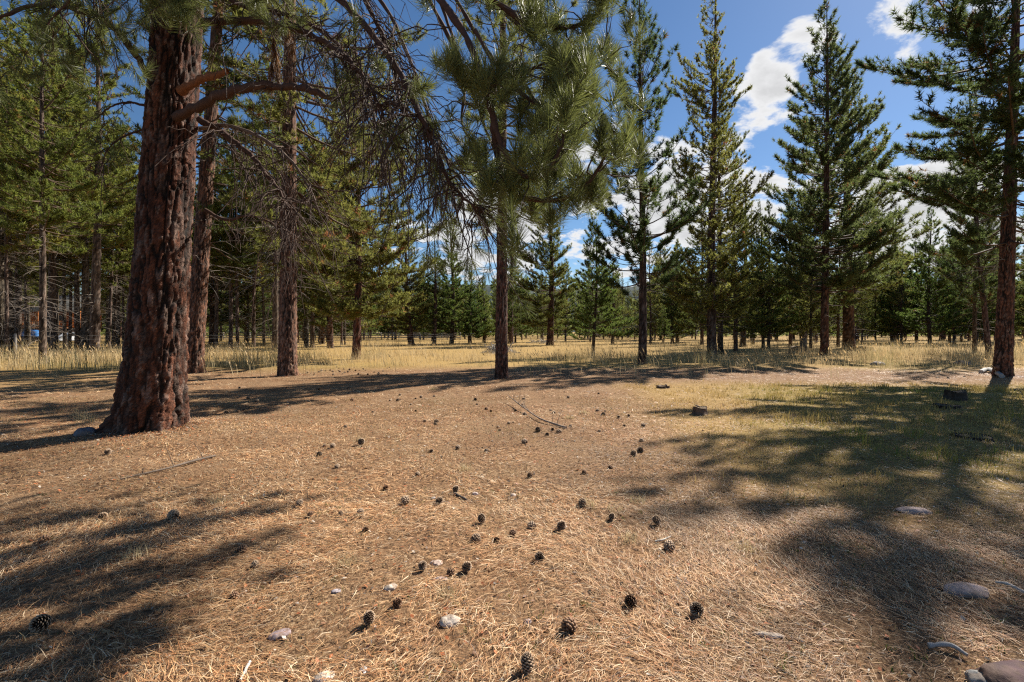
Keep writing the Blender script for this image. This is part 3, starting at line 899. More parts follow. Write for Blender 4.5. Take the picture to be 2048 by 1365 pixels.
# ---- the giant pine in front on the left, with limbs that hang into the picture
def giant_pine():
    bx, by = on_ground(302, 868)
    H = 30.0
    rng = np.random.default_rng(404)
    root = empty('giant_pine', (0, 0, 0))
    tag(root, 'giant old pine with thick rust-brown plated bark in the left foreground', 'tree', G_B)
    tm = trunk_mesh('trunk', H, 0.375, 140, 460, 0.048, 31, lean=(0.066, 0.0), plate=(0.105, 0.040, 0.021), furrow=(0.012, 0.009, 0.007), cell=(8.0, 1.15), ztop=12.5, zpow=1.25,
                    flare=0.32, flare_h=0.8, mat=M_BARK, root=(math.pi * 1.06, 0.45, 0.22), tone=0.6)
    t = link('trunk', tm, root)
    t.location = (bx, by, float(gz(bx, by)) - 0.05)
    # pale resin streak on the bark
    col_dead = np.array([0.07, 0.043, 0.031]); col_live = np.array([0.068, 0.037, 0.025])

    def needles_near(C, A, K, L, w, col, droop=0.16, spread=(12, 74), along=0.20):
        n0 = len(C)
        C = np.repeat(np.asarray(C), K, 0); A = np.repeat(np.asarray(A), K, 0); n = len(C)
        s = rng.random(n) ** 0.8
        perp = unit(np.cross(A, unit(rng.normal(size=(n, 3)))))
        ang = np.radians(spread[0] + (spread[1] - spread[0]) * ((1 - s) * 0.8 + 0.2 * rng.random(n)))
        d = unit(A * np.cos(ang)[:, None] + perp * np.sin(ang)[:, None])
        base = C - A * ((1 - s) * along)[:, None]
        Ln = (L * rng.uniform(0.75, 1.1, n))[:, None]
        side = unit(np.cross(d, unit(rng.normal(size=(n, 3)))))
        W = w * 0.5
        g = np.zeros((n, 3)); g[:, 2] = -droop * (1.15 - s) * rng.uniform(0.3, 1.2, n)
        mid = base + d * Ln * 0.5 + g * Ln * 0.25
        tip = base + d * Ln + g * Ln
        V = np.stack([base - side * W, base + side * W, mid - side * W, mid + side * W, tip], 1).reshape(-1, 3)
        k = (np.arange(n) * 5)[:, None, None]
        T = (k + np.array([[0, 1, 3], [0, 3, 2], [2, 3, 4]])[None]).reshape(-1, 3)
        f = np.repeat(1 + 0.22 * rng.normal(size=(n0, 1)), K, 0) * (1 + 0.18 * rng.normal(size=(n, 1)))
        c = np.array(col)[None] * np.clip(f, 0.5, 1.6)
        return V, T, np.repeat(c, 5, 0)

    def limb(pts, r0, r1, tufts=(), twigs=0, twig_range=(0.2, 1.0), twig_len=(0.4, 1.1), hang=0.8, leafy=0.0, green=(0.15, 0.17, 0.05), K=110, L=0.20, rough=False, name='limb', col=col_live, tips=True, nsub=3, up=0.5):
        """one bough: the wood is the part, its twigs and needles are sub-parts"""
        n = max(10, len(pts) * 5)
        P = spline(pts, n)
        P[1:-1] += (rng.random((n - 2, 3)) - 0.5) * r0 * 0.5
        R = np.linspace(r0, r1, n) * (1 + 0.12 * rng.normal(size=n))
        mb = MB()
        v, q = tubes(P[None], R[None], 8); mb.add(v, Q=q, col=col)
        TP = []; TR = []; C = []; A = []
        nseg = 7

        def add_twig(b0, dr, ln, r, g):
            u = np.linspace(0, 1, nseg)[:, None]
            wob = np.cumsum(rng.normal(size=(nseg, 3)) * 0.05 * ln, 0); wob[0] = 0
            p = b0 + dr * ln * u + np.array([0, 0, -1.0]) * ln * g * u ** 1.7 + wob
            TP.append(p); TR.append(np.linspace(r, r * 0.4, nseg))
            return p
        for k in range(twigs):
            f = rng.uniform(*twig_range) * (n - 1.001); i = int(f); b0 = P[i] * (1 - f + i) + P[i + 1] * (f - i)
            tg = unit(P[i + 1] - P[i])
            dr = unit(tg * rng.uniform(0.1, 0.9) + rng.normal(size=3) * np.array([0.7, 0.9, 0.45]))
            ln = rng.uniform(*twig_len)
            p = add_twig(b0, dr, ln, rng.uniform(0.006, 0.012), hang * rng.uniform(0.4, 1.4))
            live = rng.random() < leafy
            if live:
                a = unit(p[-1] - p[-2] + np.array([0, 0, up * 0.1])); C.append(p[-1] + a * 0.05); A.append(a)
            for s in range(rng.integers(1, nsub + 1)):
                j = rng.integers(2, nseg - 1)
                d2 = unit(unit(p[j] - p[j - 1]) + rng.normal(size=3) * 0.55)
                p2 = add_twig(p[j], d2, ln * rng.uniform(0.2, 0.55), 0.005, hang * rng.uniform(0.1, 0.9))
                if live and rng.random() < 0.75:
                    a = unit(p2[-1] - p2[-2] + np.array([0, 0, up * 0.12])); C.append(p2[-1] + a * 0.05); A.append(a)
        o = mb.obj(name, M_TWIG, root, True)
        for c_, a_ in tufts:
            C.append(np.asarray(c_)); A.append(unit(np.asarray(a_, float)))
        if tips and len(tufts) == 0 and leafy > 0:
            C.append(P[-1]); A.append(unit(P[-1] - P[-2]))
        if TP:
            tb = MB(); v, q = tubes(np.array(TP), np.array(TR), 4); tb.add(v, Q=q, col=col_dead * 0.9)
            tb.obj('twigs', M_TWIG, o, True)['kind'] = 'stuff'
        if C:
            V, T, c = needles_near(C, A, int(K * 1.05), L * 1.12, 0.0042, green)
            # old needles lower on the shoot, fewer and browner
            m = rng.random(len(C)) < 0.18
            ob = link('needles', mesh_np('needles', V, T, col=c, mat=M_NEEDLE_NEAR), o); ob['kind'] = 'stuff'
        return o, P

    def px(*a): return [at(*p) for p in a]

    # stout bare limb and the broken stub on the right of the trunk
    limb(px((352, 235, 6.85), (400, 212, 6.55), (440, 192, 6.4), (500, 174, 6.2), (560, 172, 6.1), (620, 181, 6.0), (672, 199, 5.9)), 0.074, 0.034, twigs=9, twig_range=(0.45, 1), twig_len=(0.3, 0.8))
    limb(px((362, 182, 6.9), (400, 160, 6.6), (428, 152, 6.45), (456, 142, 6.35)), 0.066, 0.036, name='broken_stub', col=(0.19, 0.08, 0.035))
    # hanging limbs between the giant and the third pine
    limb(px((410, 45, 7.0), (470, 42, 6.6), (530, 45, 6.3), (600, 62, 6.0), (680, 105, 5.7), (735, 170, 5.5), (770, 240, 5.4), (790, 300, 5.35)), 0.06, 0.012, twigs=92, twig_range=(0.15, 1), twig_len=(0.5, 1.2), leafy=0.04)
    limb(px((420, -90, 7.0), (540, -60, 6.4), (650, -20, 5.9), (720, 40, 5.6), (790, 130, 5.3), (840, 230, 5.1), (866, 285, 5.0), (890, 350, 4.95), (935, 402, 4.9), (985, 432, 4.9)), 0.055, 0.010, twigs=100, twig_range=(0.3, 1), twig_len=(0.35, 0.9), leafy=0.22, K=60, L=0.16)
    limb(px((400, 240, 7.2), (440, 262, 7.0), (490, 300, 6.9), (530, 345, 6.8), (560, 385, 6.8), (590, 440, 6.8)), 0.055, 0.012, twigs=60, twig_range=(0.1, 1), twig_len=(0.4, 1.1))
    limb(px((398, 258, 7.3), (450, 252, 7.0), (520, 275, 6.8), (580, 320, 6.7), (620, 380, 6.6), (645, 440, 6.6)), 0.035, 0.010, twigs=44, twig_range=(0.1, 1), twig_len=(0.4, 1.0), col=(0.14, 0.10, 0.075))
    limb(px((425, -40, 7.1), (480, 10, 7.0), (560, 25, 7.0), (640, 60, 7.0), (700, 120, 7.0), (740, 200, 7.0), (760, 290, 7.0)), 0.05, 0.010, twigs=88, twig_range=(0.15, 1), twig_len=(0.5, 1.3), leafy=0.03)
    limb(px((425, -160, 7.1), (560, -120, 6.6), (680, -70, 6.3), (740, 20, 6.1), (780, 110, 6.0), (800, 200, 6.0), (812, 260, 6.0)), 0.05, 0.010, twigs=96, twig_range=(0.3, 1), twig_len=(0.5, 1.3), leafy=0.04)
    limb(px((410, 420, 7.6), (450, 440, 7.5), (500, 432, 7.4), (550, 450, 7.3), (600, 480, 7.3)), 0.03, 0.008, twigs=18, twig_range=(0.2, 1), twig_len=(0.3, 0.8))

    # the leafy overhanging boughs in the upper middle
    def shoot(p, a): return (at(*p), a)
    U = (0.05, -0.1, 1)
    limb(px((430, -300, 7.0), (600, -240, 6.2), (760, -130, 5.5), (880, 0, 5.0), (945, 100, 4.75), (978, 200, 4.6), (1000, 285, 4.55), (1040, 345, 4.5), (1085, 352, 4.45), (1118, 305, 4.4), (1135, 250, 4.4)), 0.046, 0.015,
         tufts=[shoot((1150, 190, 4.4), U), shoot((1120, 225, 4.3), (-0.1, -0.2, 1)), shoot((1136, 262, 4.4), (0.3, 0, 0.9)), shoot((1095, 300, 4.5), (0.1, 0.3, 1)), shoot((1060, 320, 4.6), (-0.3, 0.3, 0.6))],
         twigs=24, twig_range=(0.30, 0.98), twig_len=(0.25, 0.75), hang=0.15, leafy=0.92, K=130, L=0.19, up=2.0)
    limb(px((985, 230, 4.6), (992, 300, 4.7), (1010, 365, 4.7), (1060, 398, 4.7), (1120, 400, 4.65), (1172, 372, 4.6), (1208, 318, 4.55), (1226, 268, 4.5)), 0.034, 0.014,
         tufts=[shoot((1240, 222, 4.5), (0.15, 0, 1)), shoot((1228, 290, 4.5), (0.5, -0.2, 0.4)), shoot((1160, 345, 4.6), (0.1, 0.2, 1)), shoot((1105, 345, 4.7), (-0.2, 0.1, 1)), shoot((1025, 335, 4.7), (-0.2, -0.1, 1))],
         twigs=18, twig_range=(0.2, 0.95), twig_len=(0.2, 0.5), hang=0.1, leafy=0.95, K=120, L=0.18, up=2.2)
    limb(px((900, -60, 5.4), (960, -20, 5.3), (1040, 38, 5.2), (1110, 55, 5.2), (1165, 48, 5.15), (1205, 20, 5.1), (1232, -20, 5.1)), 0.042, 0.014,
         tufts=[shoot((1228, -5, 5.1), U), shoot((1190, 30, 5.1), (0.3, 0, 1))], twigs=26, twig_range=(0.1, 1), twig_len=(0.25, 0.7), hang=0.2, leafy=0.95, K=110, L=0.18, up=1.6)
    limb(px((820, -120, 5.9), (900, -20, 5.7), (960, 80, 5.6), (1020, 150, 5.5), (1080, 130, 5.5), (1120, 118, 5.5)), 0.030, 0.010, twigs=22, twig_range=(0.2, 1), twig_len=(0.3, 0.8), hang=0.3, leafy=0.92, K=100, L=0.18, up=1.4)
    limb(px((800, -140, 6.3), (860, -40, 6.2), (900, 60, 6.1), (930, 160, 6.0), (925, 250, 6.0), (960, 300, 6.0)), 0.030, 0.010, twigs=20, twig_range=(0.2, 1), twig_len=(0.3, 0.8), hang=0.4, leafy=0.8, K=95, L=0.17, up=1.0)
    limb(px((950, 60, 4.7), (985, 130, 4.6), (990, 190, 4.55), (975, 150, 4.45)), 0.02, 0.012, tufts=[shoot((970, 130, 4.4), U), shoot((985, 205, 4.5), (0.4, -0.5, -0.5))], twigs=4, twig_len=(0.15, 0.4), hang=0.1, leafy=1, K=95, L=0.20, up=1)
    limb(px((1000, 150, 5.0), (1060, 200, 5.0), (1120, 215, 4.95), (1165, 170, 4.9), (1172, 130, 4.9)), 0.022, 0.012, tufts=[shoot((1172, 118, 4.9), U), shoot((1158, 175, 4.9), (0.2, -0.3, 1))], twigs=18, twig_len=(0.2, 0.5), hang=0.15, leafy=1, K=120, L=0.18, up=1.8)
    # boughs a little farther back that thicken the hanging mass
    limb(px((700, -200, 7.2), (820, -60, 7.0), (900, 80, 6.8), (950, 200, 6.7), (990, 300, 6.6), (1050, 360, 6.5), (1110, 350, 6.5), (1150, 300, 6.5)), 0.034, 0.010, twigs=18, twig_range=(0.35, 1), twig_len=(0.3, 0.8), hang=0.35, leafy=0.9, K=70, L=0.19, up=1.2)
    limb(px((760, -200, 6.4), (880, -80, 6.2), (1000, 20, 6.1), (1090, 90, 6.0), (1160, 150, 6.0), (1210, 200, 5.9), (1240, 190, 5.9)), 0.030, 0.010, twigs=18, twig_range=(0.3, 1), twig_len=(0.3, 0.8), hang=0.25, leafy=0.95, K=70, L=0.19, up=1.4)
    limb(px((640, -120, 7.4), (760, 0, 7.2), (820, 120, 7.0), (860, 240, 6.8), (900, 330, 6.7), (950, 395, 6.6), (1000, 410, 6.6), (1040, 390, 6.6)), 0.032, 0.008, twigs=24, twig_range=(0.4, 1), twig_len=(0.3, 0.8), hang=0.4, leafy=0.65, K=60, L=0.18, up=0.8)
    limb(px((1010, 120, 6.0), (1070, 200, 5.9), (1120, 290, 5.8), (1170, 350, 5.8), (1215, 340, 5.7)), 0.028, 0.010, twigs=12, twig_range=(0.2, 1), twig_len=(0.25, 0.6), hang=0.2, leafy=0.9, K=70, L=0.19, up=1.5)
    # limbs on the left side and above
    limb(px((300, 160, 7.0), (268, 105, 6.8), (235, 62, 6.7), (180, 28, 6.5), (90, 8, 6.2), (0, 36, 5.9), (-70, 85, 5.7)), 0.05, 0.016, twigs=20, twig_range=(0.3, 1), twig_len=(0.3, 0.9), leafy=0.25, K=70, L=0.17)
    limb(px((292, 212, 7.0), (255, 205, 6.9), (222, 214, 6.8), (195, 235, 6.8)), 0.022, 0.006, twigs=8, twig_len=(0.2, 0.5), leafy=0.1, K=50)
    limb(px((285, 260, 7.1), (245, 275, 7.0), (215, 300, 6.9), (200, 340, 6.9)), 0.018, 0.005, twigs=8, twig_len=(0.2, 0.5))
    limb(px((330, -60, 7.0), (270, -70, 6.4), (200, -50, 6.1), (150, -10, 5.9), (95, 50, 5.8)), 0.04, 0.010, twigs=26, twig_range=(0.15, 1), twig_len=(0.3, 0.7), leafy=0.75, K=80, L=0.17, up=0.5)
    limb(px((360, -70, 6.7), (340, -90, 6.2), (330, -50, 5.9), (350, 0, 5.8)), 0.035, 0.012, twigs=26, twig_range=(0.3, 1), twig_len=(0.3, 0.6), leafy=0.9, hang=0.5, K=90, L=0.18)
    limb(px((420, -60, 6.9), (460, -80, 6.4), (520, -60, 6.1), (560, -20, 6.0)), 0.035, 0.012, twigs=30, twig_range=(0.2, 1), twig_len=(0.3, 0.8), leafy=0.7, hang=0.6, K=80, L=0.17)
    # bunches of dead hanging needles
    dead = [(548, 95, 6.2), (552, 120, 6.2), (545, 140, 6.1), (556, 150, 6.15), (575, 70, 6.2), (435, 40, 6.5), (585, 95, 6.1), (540, 165, 6.15)]
    V, T, c = needles_near([at(*p) for p in dead], [np.array([0.05, 0, -1.0])] * len(dead), 170, 0.22, 0.004, (0.20, 0.105, 0.045), spread=(3, 28), along=0.15)
    dn = link('dead_needles', mesh_np('dead_needles', V, T, col=c, mat=M_NEEDLE_NEAR), root); dn['kind'] = 'stuff'
    dn['label'] = 'brown bunches of dead needles hanging from the bare limbs'
    # the crown high above the frame
    (V, T, c), lb = pine_mesh(909, H, cb=8.5, rad=4.6, prof=round_prof, dz=0.9, nb=5, K=10, L=0.28, w=0.07, col=GREEN_PON, density=0.8, tilt=(-14, 40), trunk_r=0.5, lean=(0.062, 0))
    P2 = trunk_mesh('upper_trunk', H - 12, 0.37, 20, 40, 0.02, 33, mat=M_BARK, flare=0.0)
    ut = link('upper_trunk', P2, root); ut.location = (bx + 0.062 * 12.2, by, 12.3)
    lo = lb.obj('upper_limbs', M_TWIG, root, True); lo['kind'] = 'stuff'; lo.location = (bx, by, 0)
    co = link('crown', mesh_np('crown', V, T, col=c, mat=M_NEEDLE), root); co['kind'] = 'stuff'; co.location = (bx, by, 0)


giant_pine()


# ------------------------------------------------------------------ pine cones
def cone_mesh(seed, L=0.085, R=0.038, n=78, open_=1.0, tip=(0.46, 0.33, 0.22), body=(0.13, 0.068, 0.04)):
    rng = np.random.default_rng(seed)
    mb = MB()
    # core
    s = np.linspace(0, 1, 7)
    P = np.zeros((1, 7, 3)); P[0, :, 2] = s * L
    v, q = tubes(P, (0.35 * R * np.sin(np.pi * (0.12 + 0.85 * s)))[None], 6); mb.add(v, Q=q, col=np.array(body) * 0.6)
    for i in range(n):
        t = (i + 0.5) / n
        a = i * 2.39996 + rng.normal() * 0.05
        rr = R * (math.sin(math.pi * (0.10 + 0.86 * t ** 0.85)) ** 0.75)
        z0 = L * (0.02 + 0.9 * t)
        tiltz = (0.15 + 0.75 * t) * rr * (1.1 - 0.4 * open_)
        o = np.array([math.cos(a), math.sin(a), 0]); sd = np.array([-o[1], o[0], 0]); up = np.array([0, 0, 1.0])
        b = o * rr * 0.25 + up * z0
        e = o * rr + up * (z0 + tiltz)
        w = rr * 0.36
        th = 0.0022
        m = b * 0.3 + e * 0.7
        vv = [b, m - sd * w, m + sd * w, e - sd * w * 0.7 + up * th * 2, e + sd * w * 0.7 + up * th * 2, e + o * 0.003 + up * th * 3, e - up * th]
        cc = [body, body, body, np.array(tip) * 0.75, np.array(tip) * 0.75, tip, np.array(tip) * 0.6]
        mb.add(vv, T=[[0, 1, 2], [1, 3, 2], [2, 3, 4], [3, 5, 4], [1, 6, 3], [3, 6, 5], [4, 5, 6], [2, 4, 6], [0, 6, 1], [0, 2, 6]], col=np.array(cc))
    return mb.mesh('pine_cone', M_CONE)


CONES = [cone_mesh(1), cone_mesh(2, 0.078, 0.041, 70), cone_mesh(3, 0.095, 0.036, 84, 0.7), cone_mesh(4, 0.07, 0.040, 60, 1.0, tip=(0.28, 0.16, 0.09), body=(0.12, 0.055, 0.03))]


def cone(px, py, kind=0, size=1.0, label=None, group='pine cones scattered on the litter', up=None):
    x, y = on_ground(px, py)
    o = link('pine_cone', CONES[kind])
    r = random.Random(int(px * 31 + py))
    tilt = r.uniform(1.1, 1.75) if up is None else up
    o.rotation_euler = (tilt, r.uniform(-0.2, 0.2), r.random() * 6.28)
    s = size * r.uniform(0.80, 0.98)
    o.scale = (s, s, s)
    o.location = (x, y, float(gz(x, y)) + 0.017 * s * abs(math.sin(tilt)))
    tag(o, label or 'small dark pine cone lying on the sunlit litter', 'pine cone', group)
    return o


near_cones = [
    (1055, 1345, 2, 1.0, 'pine cone standing at the very bottom edge, left of the right half', 0.35),
    (737, 1243, 2, 1.0, 'tall narrow upright pine cone at the lower left of centre', 0.25),
    (1397, 1225, 1, 1.05, 'pine cone with pale scale tips in the shade at the lower right', 0.9),
    (1272, 1208, 3, 1.0, 'rusty open pine cone left of the pale-tipped cone at the lower right', None),
    (1140, 1268, 3, 1.1, 'flattened rust-brown pine cone in the litter near the bottom centre', None),
    (789, 1206, 3, 0.8, 'small rusty pine cone beside the upright narrow cone', None),
    (845, 1133, 0, 0.95, 'pine cone left of the flat pinkish stone', 0.8),
    (927, 1136, 0, 1.0, 'pine cone right of the flat pinkish stone', 0.8),
    (908, 1146, 3, 0.8, 'broken rusty cone touching the cone right of the flat pinkish stone', None),
    (942, 1077, 1, 1.05, 'dark round cone below and left of the tallest mid cone', None),
    (965, 1042, 2, 1.1, 'upright pine cone with white-tipped scales in the middle foreground', 0.3),
    (993, 1075, 3, 0.75, 'crumbled brown cone right of the dark round cone', None),
    (1031, 1066, 3, 0.85, 'brown cone third in the row right of the upright white-tipped cone', None),
    (1071, 1053, 1, 1.05, 'wide dark cone in the row right of the upright white-tipped cone', None),
    (1118, 1052, 0, 1.0, 'cone at the right end of the middle row', 0.7),
    (1079, 1110, 1, 1.0, 'dark cone lying below the middle row', None),
    (1157, 1008, 1, 1.1, 'spread-open cone right of the middle row, slightly farther back', None),
    (1220, 1033, 0, 0.75, 'grey cone farthest right of the sunlit foreground cones', 0.6),
    (815, 1012, 1, 1.05, 'round white-tipped cone left of the middle row', 0.9),
    (908, 984, 0, 1.05, 'cone lying against a short black stick', 0.9),
    (834, 954, 1, 0.8, 'small black-and-white cone behind the round white-tipped cone', None),
    (769, 980, 3, 0.8, 'brown weathered cone left of the small black-and-white cone', None),
    (731, 1064, 3, 0.8, 'ragged dark cone in the litter left of the middle row', None),
    (684, 1036, 2, 0.6, 'small upright cone left of the ragged dark cone', 0.4),
    (626, 1038, 3, 0.75, 'rusty cone right of the leftmost sunlit cone', None),
    (597, 1020, 0, 0.95, 'leftmost sunlit cone of the middle foreground', 0.8),
    (1065, 952, 3, 0.85, 'reddish round cone alone above the middle row', None),
    (1166, 946, 3, 0.8, 'flat brown cone alone at the right above the middle row', None),
    (915, 899, 1, 1.0, 'wide dark cone left of the pair near the middle distance', None),
    (978, 904, 1, 0.95, 'dark cone in the small pair below the fallen branch', None),
    (1053, 888, 1, 1.1, 'big dark cone below the fallen branch', None),
    (720, 894, 1, 1.2, 'dark cone in its own patch of shadow left of centre', 0.5),
    (1319, 1048, 0, 0.95, 'cone at the edge of the shade on the right', 0.6),
    (1348, 1102, 1, 1.05, 'cone deep in the shade on the right, above the pale-tipped one', None),
    (97, 1255, 1, 1.25, 'black open cone in the shade at the lower left', None),
    (475, 1112, 3, 0.9, 'brown cone at the tip of the long shadow on the left', None),
    (30, 1136, 0, 0.9, 'pale grey cone at the left edge of the picture', None),
    (214, 916, 0, 1.1, 'cone just below the foot of the giant pine', None),
    (95, 1085, 3, 0.9, 'brown cone among dry grass at the left', None),
]
for px, py, k, s, lab, up in near_cones:
    cone(px, py, k, s * 0.98, lab, 'pine cones in the foreground', up)

r_ = random.Random(21)


def cone_field(n, px0, px1, py0, py1, label, group):
    for i in range(n):
        cone(r_.uniform(px0, px1), py0 + (py1 - py0) * r_.random() ** 0.9, r_.choice([0, 1, 1, 3]), r_.choice([0.6, 0.75, 0.9, 1.0, 1.1]) * r_.uniform(0.9, 1.1), label, group)


cone_field(34, 800, 1215, 785, 872, 'small dark cone among many on the sunny litter before the centre pine', 'cones before the centre pine')
cone_field(40, 612, 782, 736, 752, 'tiny dark cone in the crowd of cones behind the tree shadow left of centre', 'cones behind the tree shadow')
cone_field(26, 400, 860, 756, 830, 'dark cone lying in the striped shade between the giant and centre pines', 'cones in the striped shade')
cone_field(8, 1215, 1320, 800, 1000, 'scattered dark cone on the sunny ground left of the small stump', 'cones left of the small stump')
cone_field(8, 640, 900, 855, 1050, 'scattered small cone on the sunny litter left of the middle row', 'cones left of the middle row')
cone_field(10, 1720, 1960, 738, 760, 'tiny cone on the bare path at the right', 'cones on the bare path')
cone_field(4, 120, 560, 900, 1250, 'cone lying in the streaked shade at the lower left', 'cones in the lower left shade')


# ------------------------------------------------------------------ rocks
def rock(name, px, py, size, colr, label, seed, rz=0.0, sink=0.35, lump=0.25, group=None, cat='rock'):
    x, y = on_ground(px, py)
    rng = np.random.default_rng(seed)
    n1, n2 = 34, 22
    th = np.linspace(0, 2 * math.pi, n1, endpoint=False); ph = np.linspace(0.06, math.pi - 0.06, n2)
    TH, PH = np.meshgrid(th, ph)
    d = np.stack([np.cos(TH) * np.sin(PH), np.sin(TH) * np.sin(PH), np.cos(PH)], -1)
    f1, f2, idv = worley(d * 1.7 + seed, seed)
    r = 1 + lump * (fbm(d * 1.6 + seed * 1.3, 3, seed) - 0.5) * 2 - 0.25 * lump * smooth(0.25 - (f2 - f1), 0, 0.25)
    for _ in range(11):
        nn_ = unit(rng.normal(size=3)); r = np.minimum(r, rng.uniform(0.72, 0.98) / np.maximum(d @ nn_, 0.05))
    r = r * (1 + 0.035 * (fbm(d * 7 + seed, 3, seed + 5) - 0.5) * 2)
    v = d * r[..., None] * np.array(size) / 2
    v = np.vstack([v.reshape(-1, 3), v[0].mean(0)[None], v[-1].mean(0)[None]])
    k = np.arange(n2 - 1)[:, None] * n1; j = np.arange(n1)[None]; j2 = (j + 1) % n1
    q = np.stack([k + j, k + n1 + j, k + n1 + j2, k + j2], -1).reshape(-1, 4)
    jj = np.arange(n1); c0 = n1 * n2
    t = np.vstack([np.stack([np.full(n1, c0), jj, (jj + 1) % n1], -1), np.stack([np.full(n1, c0 + 1), (n2 - 1) * n1 + (jj + 1) % n1, (n2 - 1) * n1 + jj], -1)])
    cv = np.array(colr) * (0.45 + 0.95 * fbm(v / max(size) * 6 + seed, 4, seed + 2))[:, None]
    dirt = smooth(fbm(v / max(size) * 4 + seed * 2, 3, seed + 6), 0.48, 0.62)[:, None] * 0.55
    cv = cv * (1 - dirt) + np.array([0.16, 0.10, 0.06]) * dirt
    o = link(name, mesh_np(name, v, t, q, cv, M_ROCK, True))
    o.location = (x, y, float(gz(x, y)) + size[2] * (0.38 - sink)); o.rotation_euler = (0, 0, rz)
    tag(o, label, cat, group)
    return o


PINK = (0.40, 0.29, 0.25); PURP = (0.085, 0.042, 0.045); GREY = (0.30, 0.29, 0.27); PALE = (0.62, 0.52, 0.42)
G_S = 'stones lying in the litter'
rock('rock', 2040, 1385, (0.36, 0.22, 0.16), PURP, 'dark purple-red rock in the bottom right corner', 3, 0.1, 0.3, group=G_S)
rock('rock', 1965, 1380, (0.15, 0.12, 0.10), GREY, 'rounded grey rock against the purple-red rock in the corner', 5, 0.3, 0.3, group=G_S)
rock('rock', 1932, 1190, (0.27, 0.16, 0.10), PINK, 'cracked pinkish rock in a sun patch at the lower right', 6, 0.05, 0.4, 0.32, group=G_S)
rock('rock', 1826, 1024, (0.28, 0.13, 0.08), PINK, 'long flat pinkish rock in the shaded grass on the right', 7, -0.2, 0.35, group=G_S)
rock('rock', 899, 1240, (0.12, 0.09, 0.07), PALE, 'cream rounded stone near the bottom centre', 8, 0.2, 0.3, group=G_S)
rock('rock', 873, 1122, (0.085, 0.07, 0.03), (0.6, 0.45, 0.36), 'flat pinkish stone between two cones', 9, 0.2, 0.35, group=G_S)
rock('rock', 781, 1173, (0.09, 0.07, 0.04), PALE, 'cream flat stone left of the lower centre', 10, 0.6, 0.35, group=G_S)
rock('rock', 880, 1152, (0.11, 0.06, 0.03), (0.42, 0.33, 0.31), 'thin mauve stone half buried below the flat pinkish stone', 11, 0.1, 0.45, group=G_S)
rock('rock', 1538, 1270, (0.17, 0.05, 0.035), (0.66, 0.55, 0.45), 'long white stone in the litter at the lower right', 12, -0.15, 0.35, group=G_S)
rock('rock', 648, 1352, (0.10, 0.08, 0.05), PALE, 'cream stone at the bottom edge left of centre', 13, 0.2, 0.35, group=G_S)
rock('rock', 560, 1268, (0.12, 0.07, 0.05), (0.30, 0.23, 0.23), 'purple-grey stone at the end of a shadow, lower left', 14, 0.5, 0.4, group=G_S)
rock('rock', 950, 986, (0.08, 0.06, 0.04), (0.6, 0.48, 0.42), 'small pale stone right of the black stick', 15, 0.2, 0.35, group=G_S)
rock('rock', 1026, 987, (0.07, 0.05, 0.045), (0.58, 0.46, 0.42), 'small pale pink stone right of the pale stone near the black stick', 16, 0.9, 0.35, group=G_S)
rock('rock', 868, 998, (0.06, 0.045, 0.03), (0.55, 0.46, 0.40), 'little flat pale stone between the round cone and the black stick', 17, 0.3, 0.35, group=G_S)
rock('rock', 170, 880, (0.28, 0.24, 0.20), (0.13, 0.13, 0.15), 'dark blue-grey rock at the foot of the giant pine', 18, 0.0, 0.3, group=G_S)
rock('rock', 1755, 730, (0.75, 0.5, 0.35), (0.26, 0.25, 0.24), 'low grey rock at the grass edge on the right', 19, 0.1, 0.3, group=G_S)
rock('rock', 1925, 730, (0.9, 0.6, 0.45), (0.22, 0.17, 0.14), 'brown rock hump in the grass left of the right trunk', 20, 0.1, 0.4, group=G_S)
rock('rock', 1055, 1240, (0.05, 0.04, 0.03), (0.5, 0.4, 0.36), 'tiny pale stone in the litter right of the cream rounded stone', 23, 0.1, 0.35, group=G_S)
rock('rock', 672, 1182, (0.06, 0.04, 0.03), (0.48, 0.42, 0.42), 'small mauve-white stone left of the cream flat stone', 24, 0.1, 0.35, group=G_S)
rock('rock', 728, 1335, (0.045, 0.06, 0.02), (0.5, 0.5, 0.5), 'small grey-white chip of stone near the bottom edge', 25, 0.1, 0.35, group=G_S)


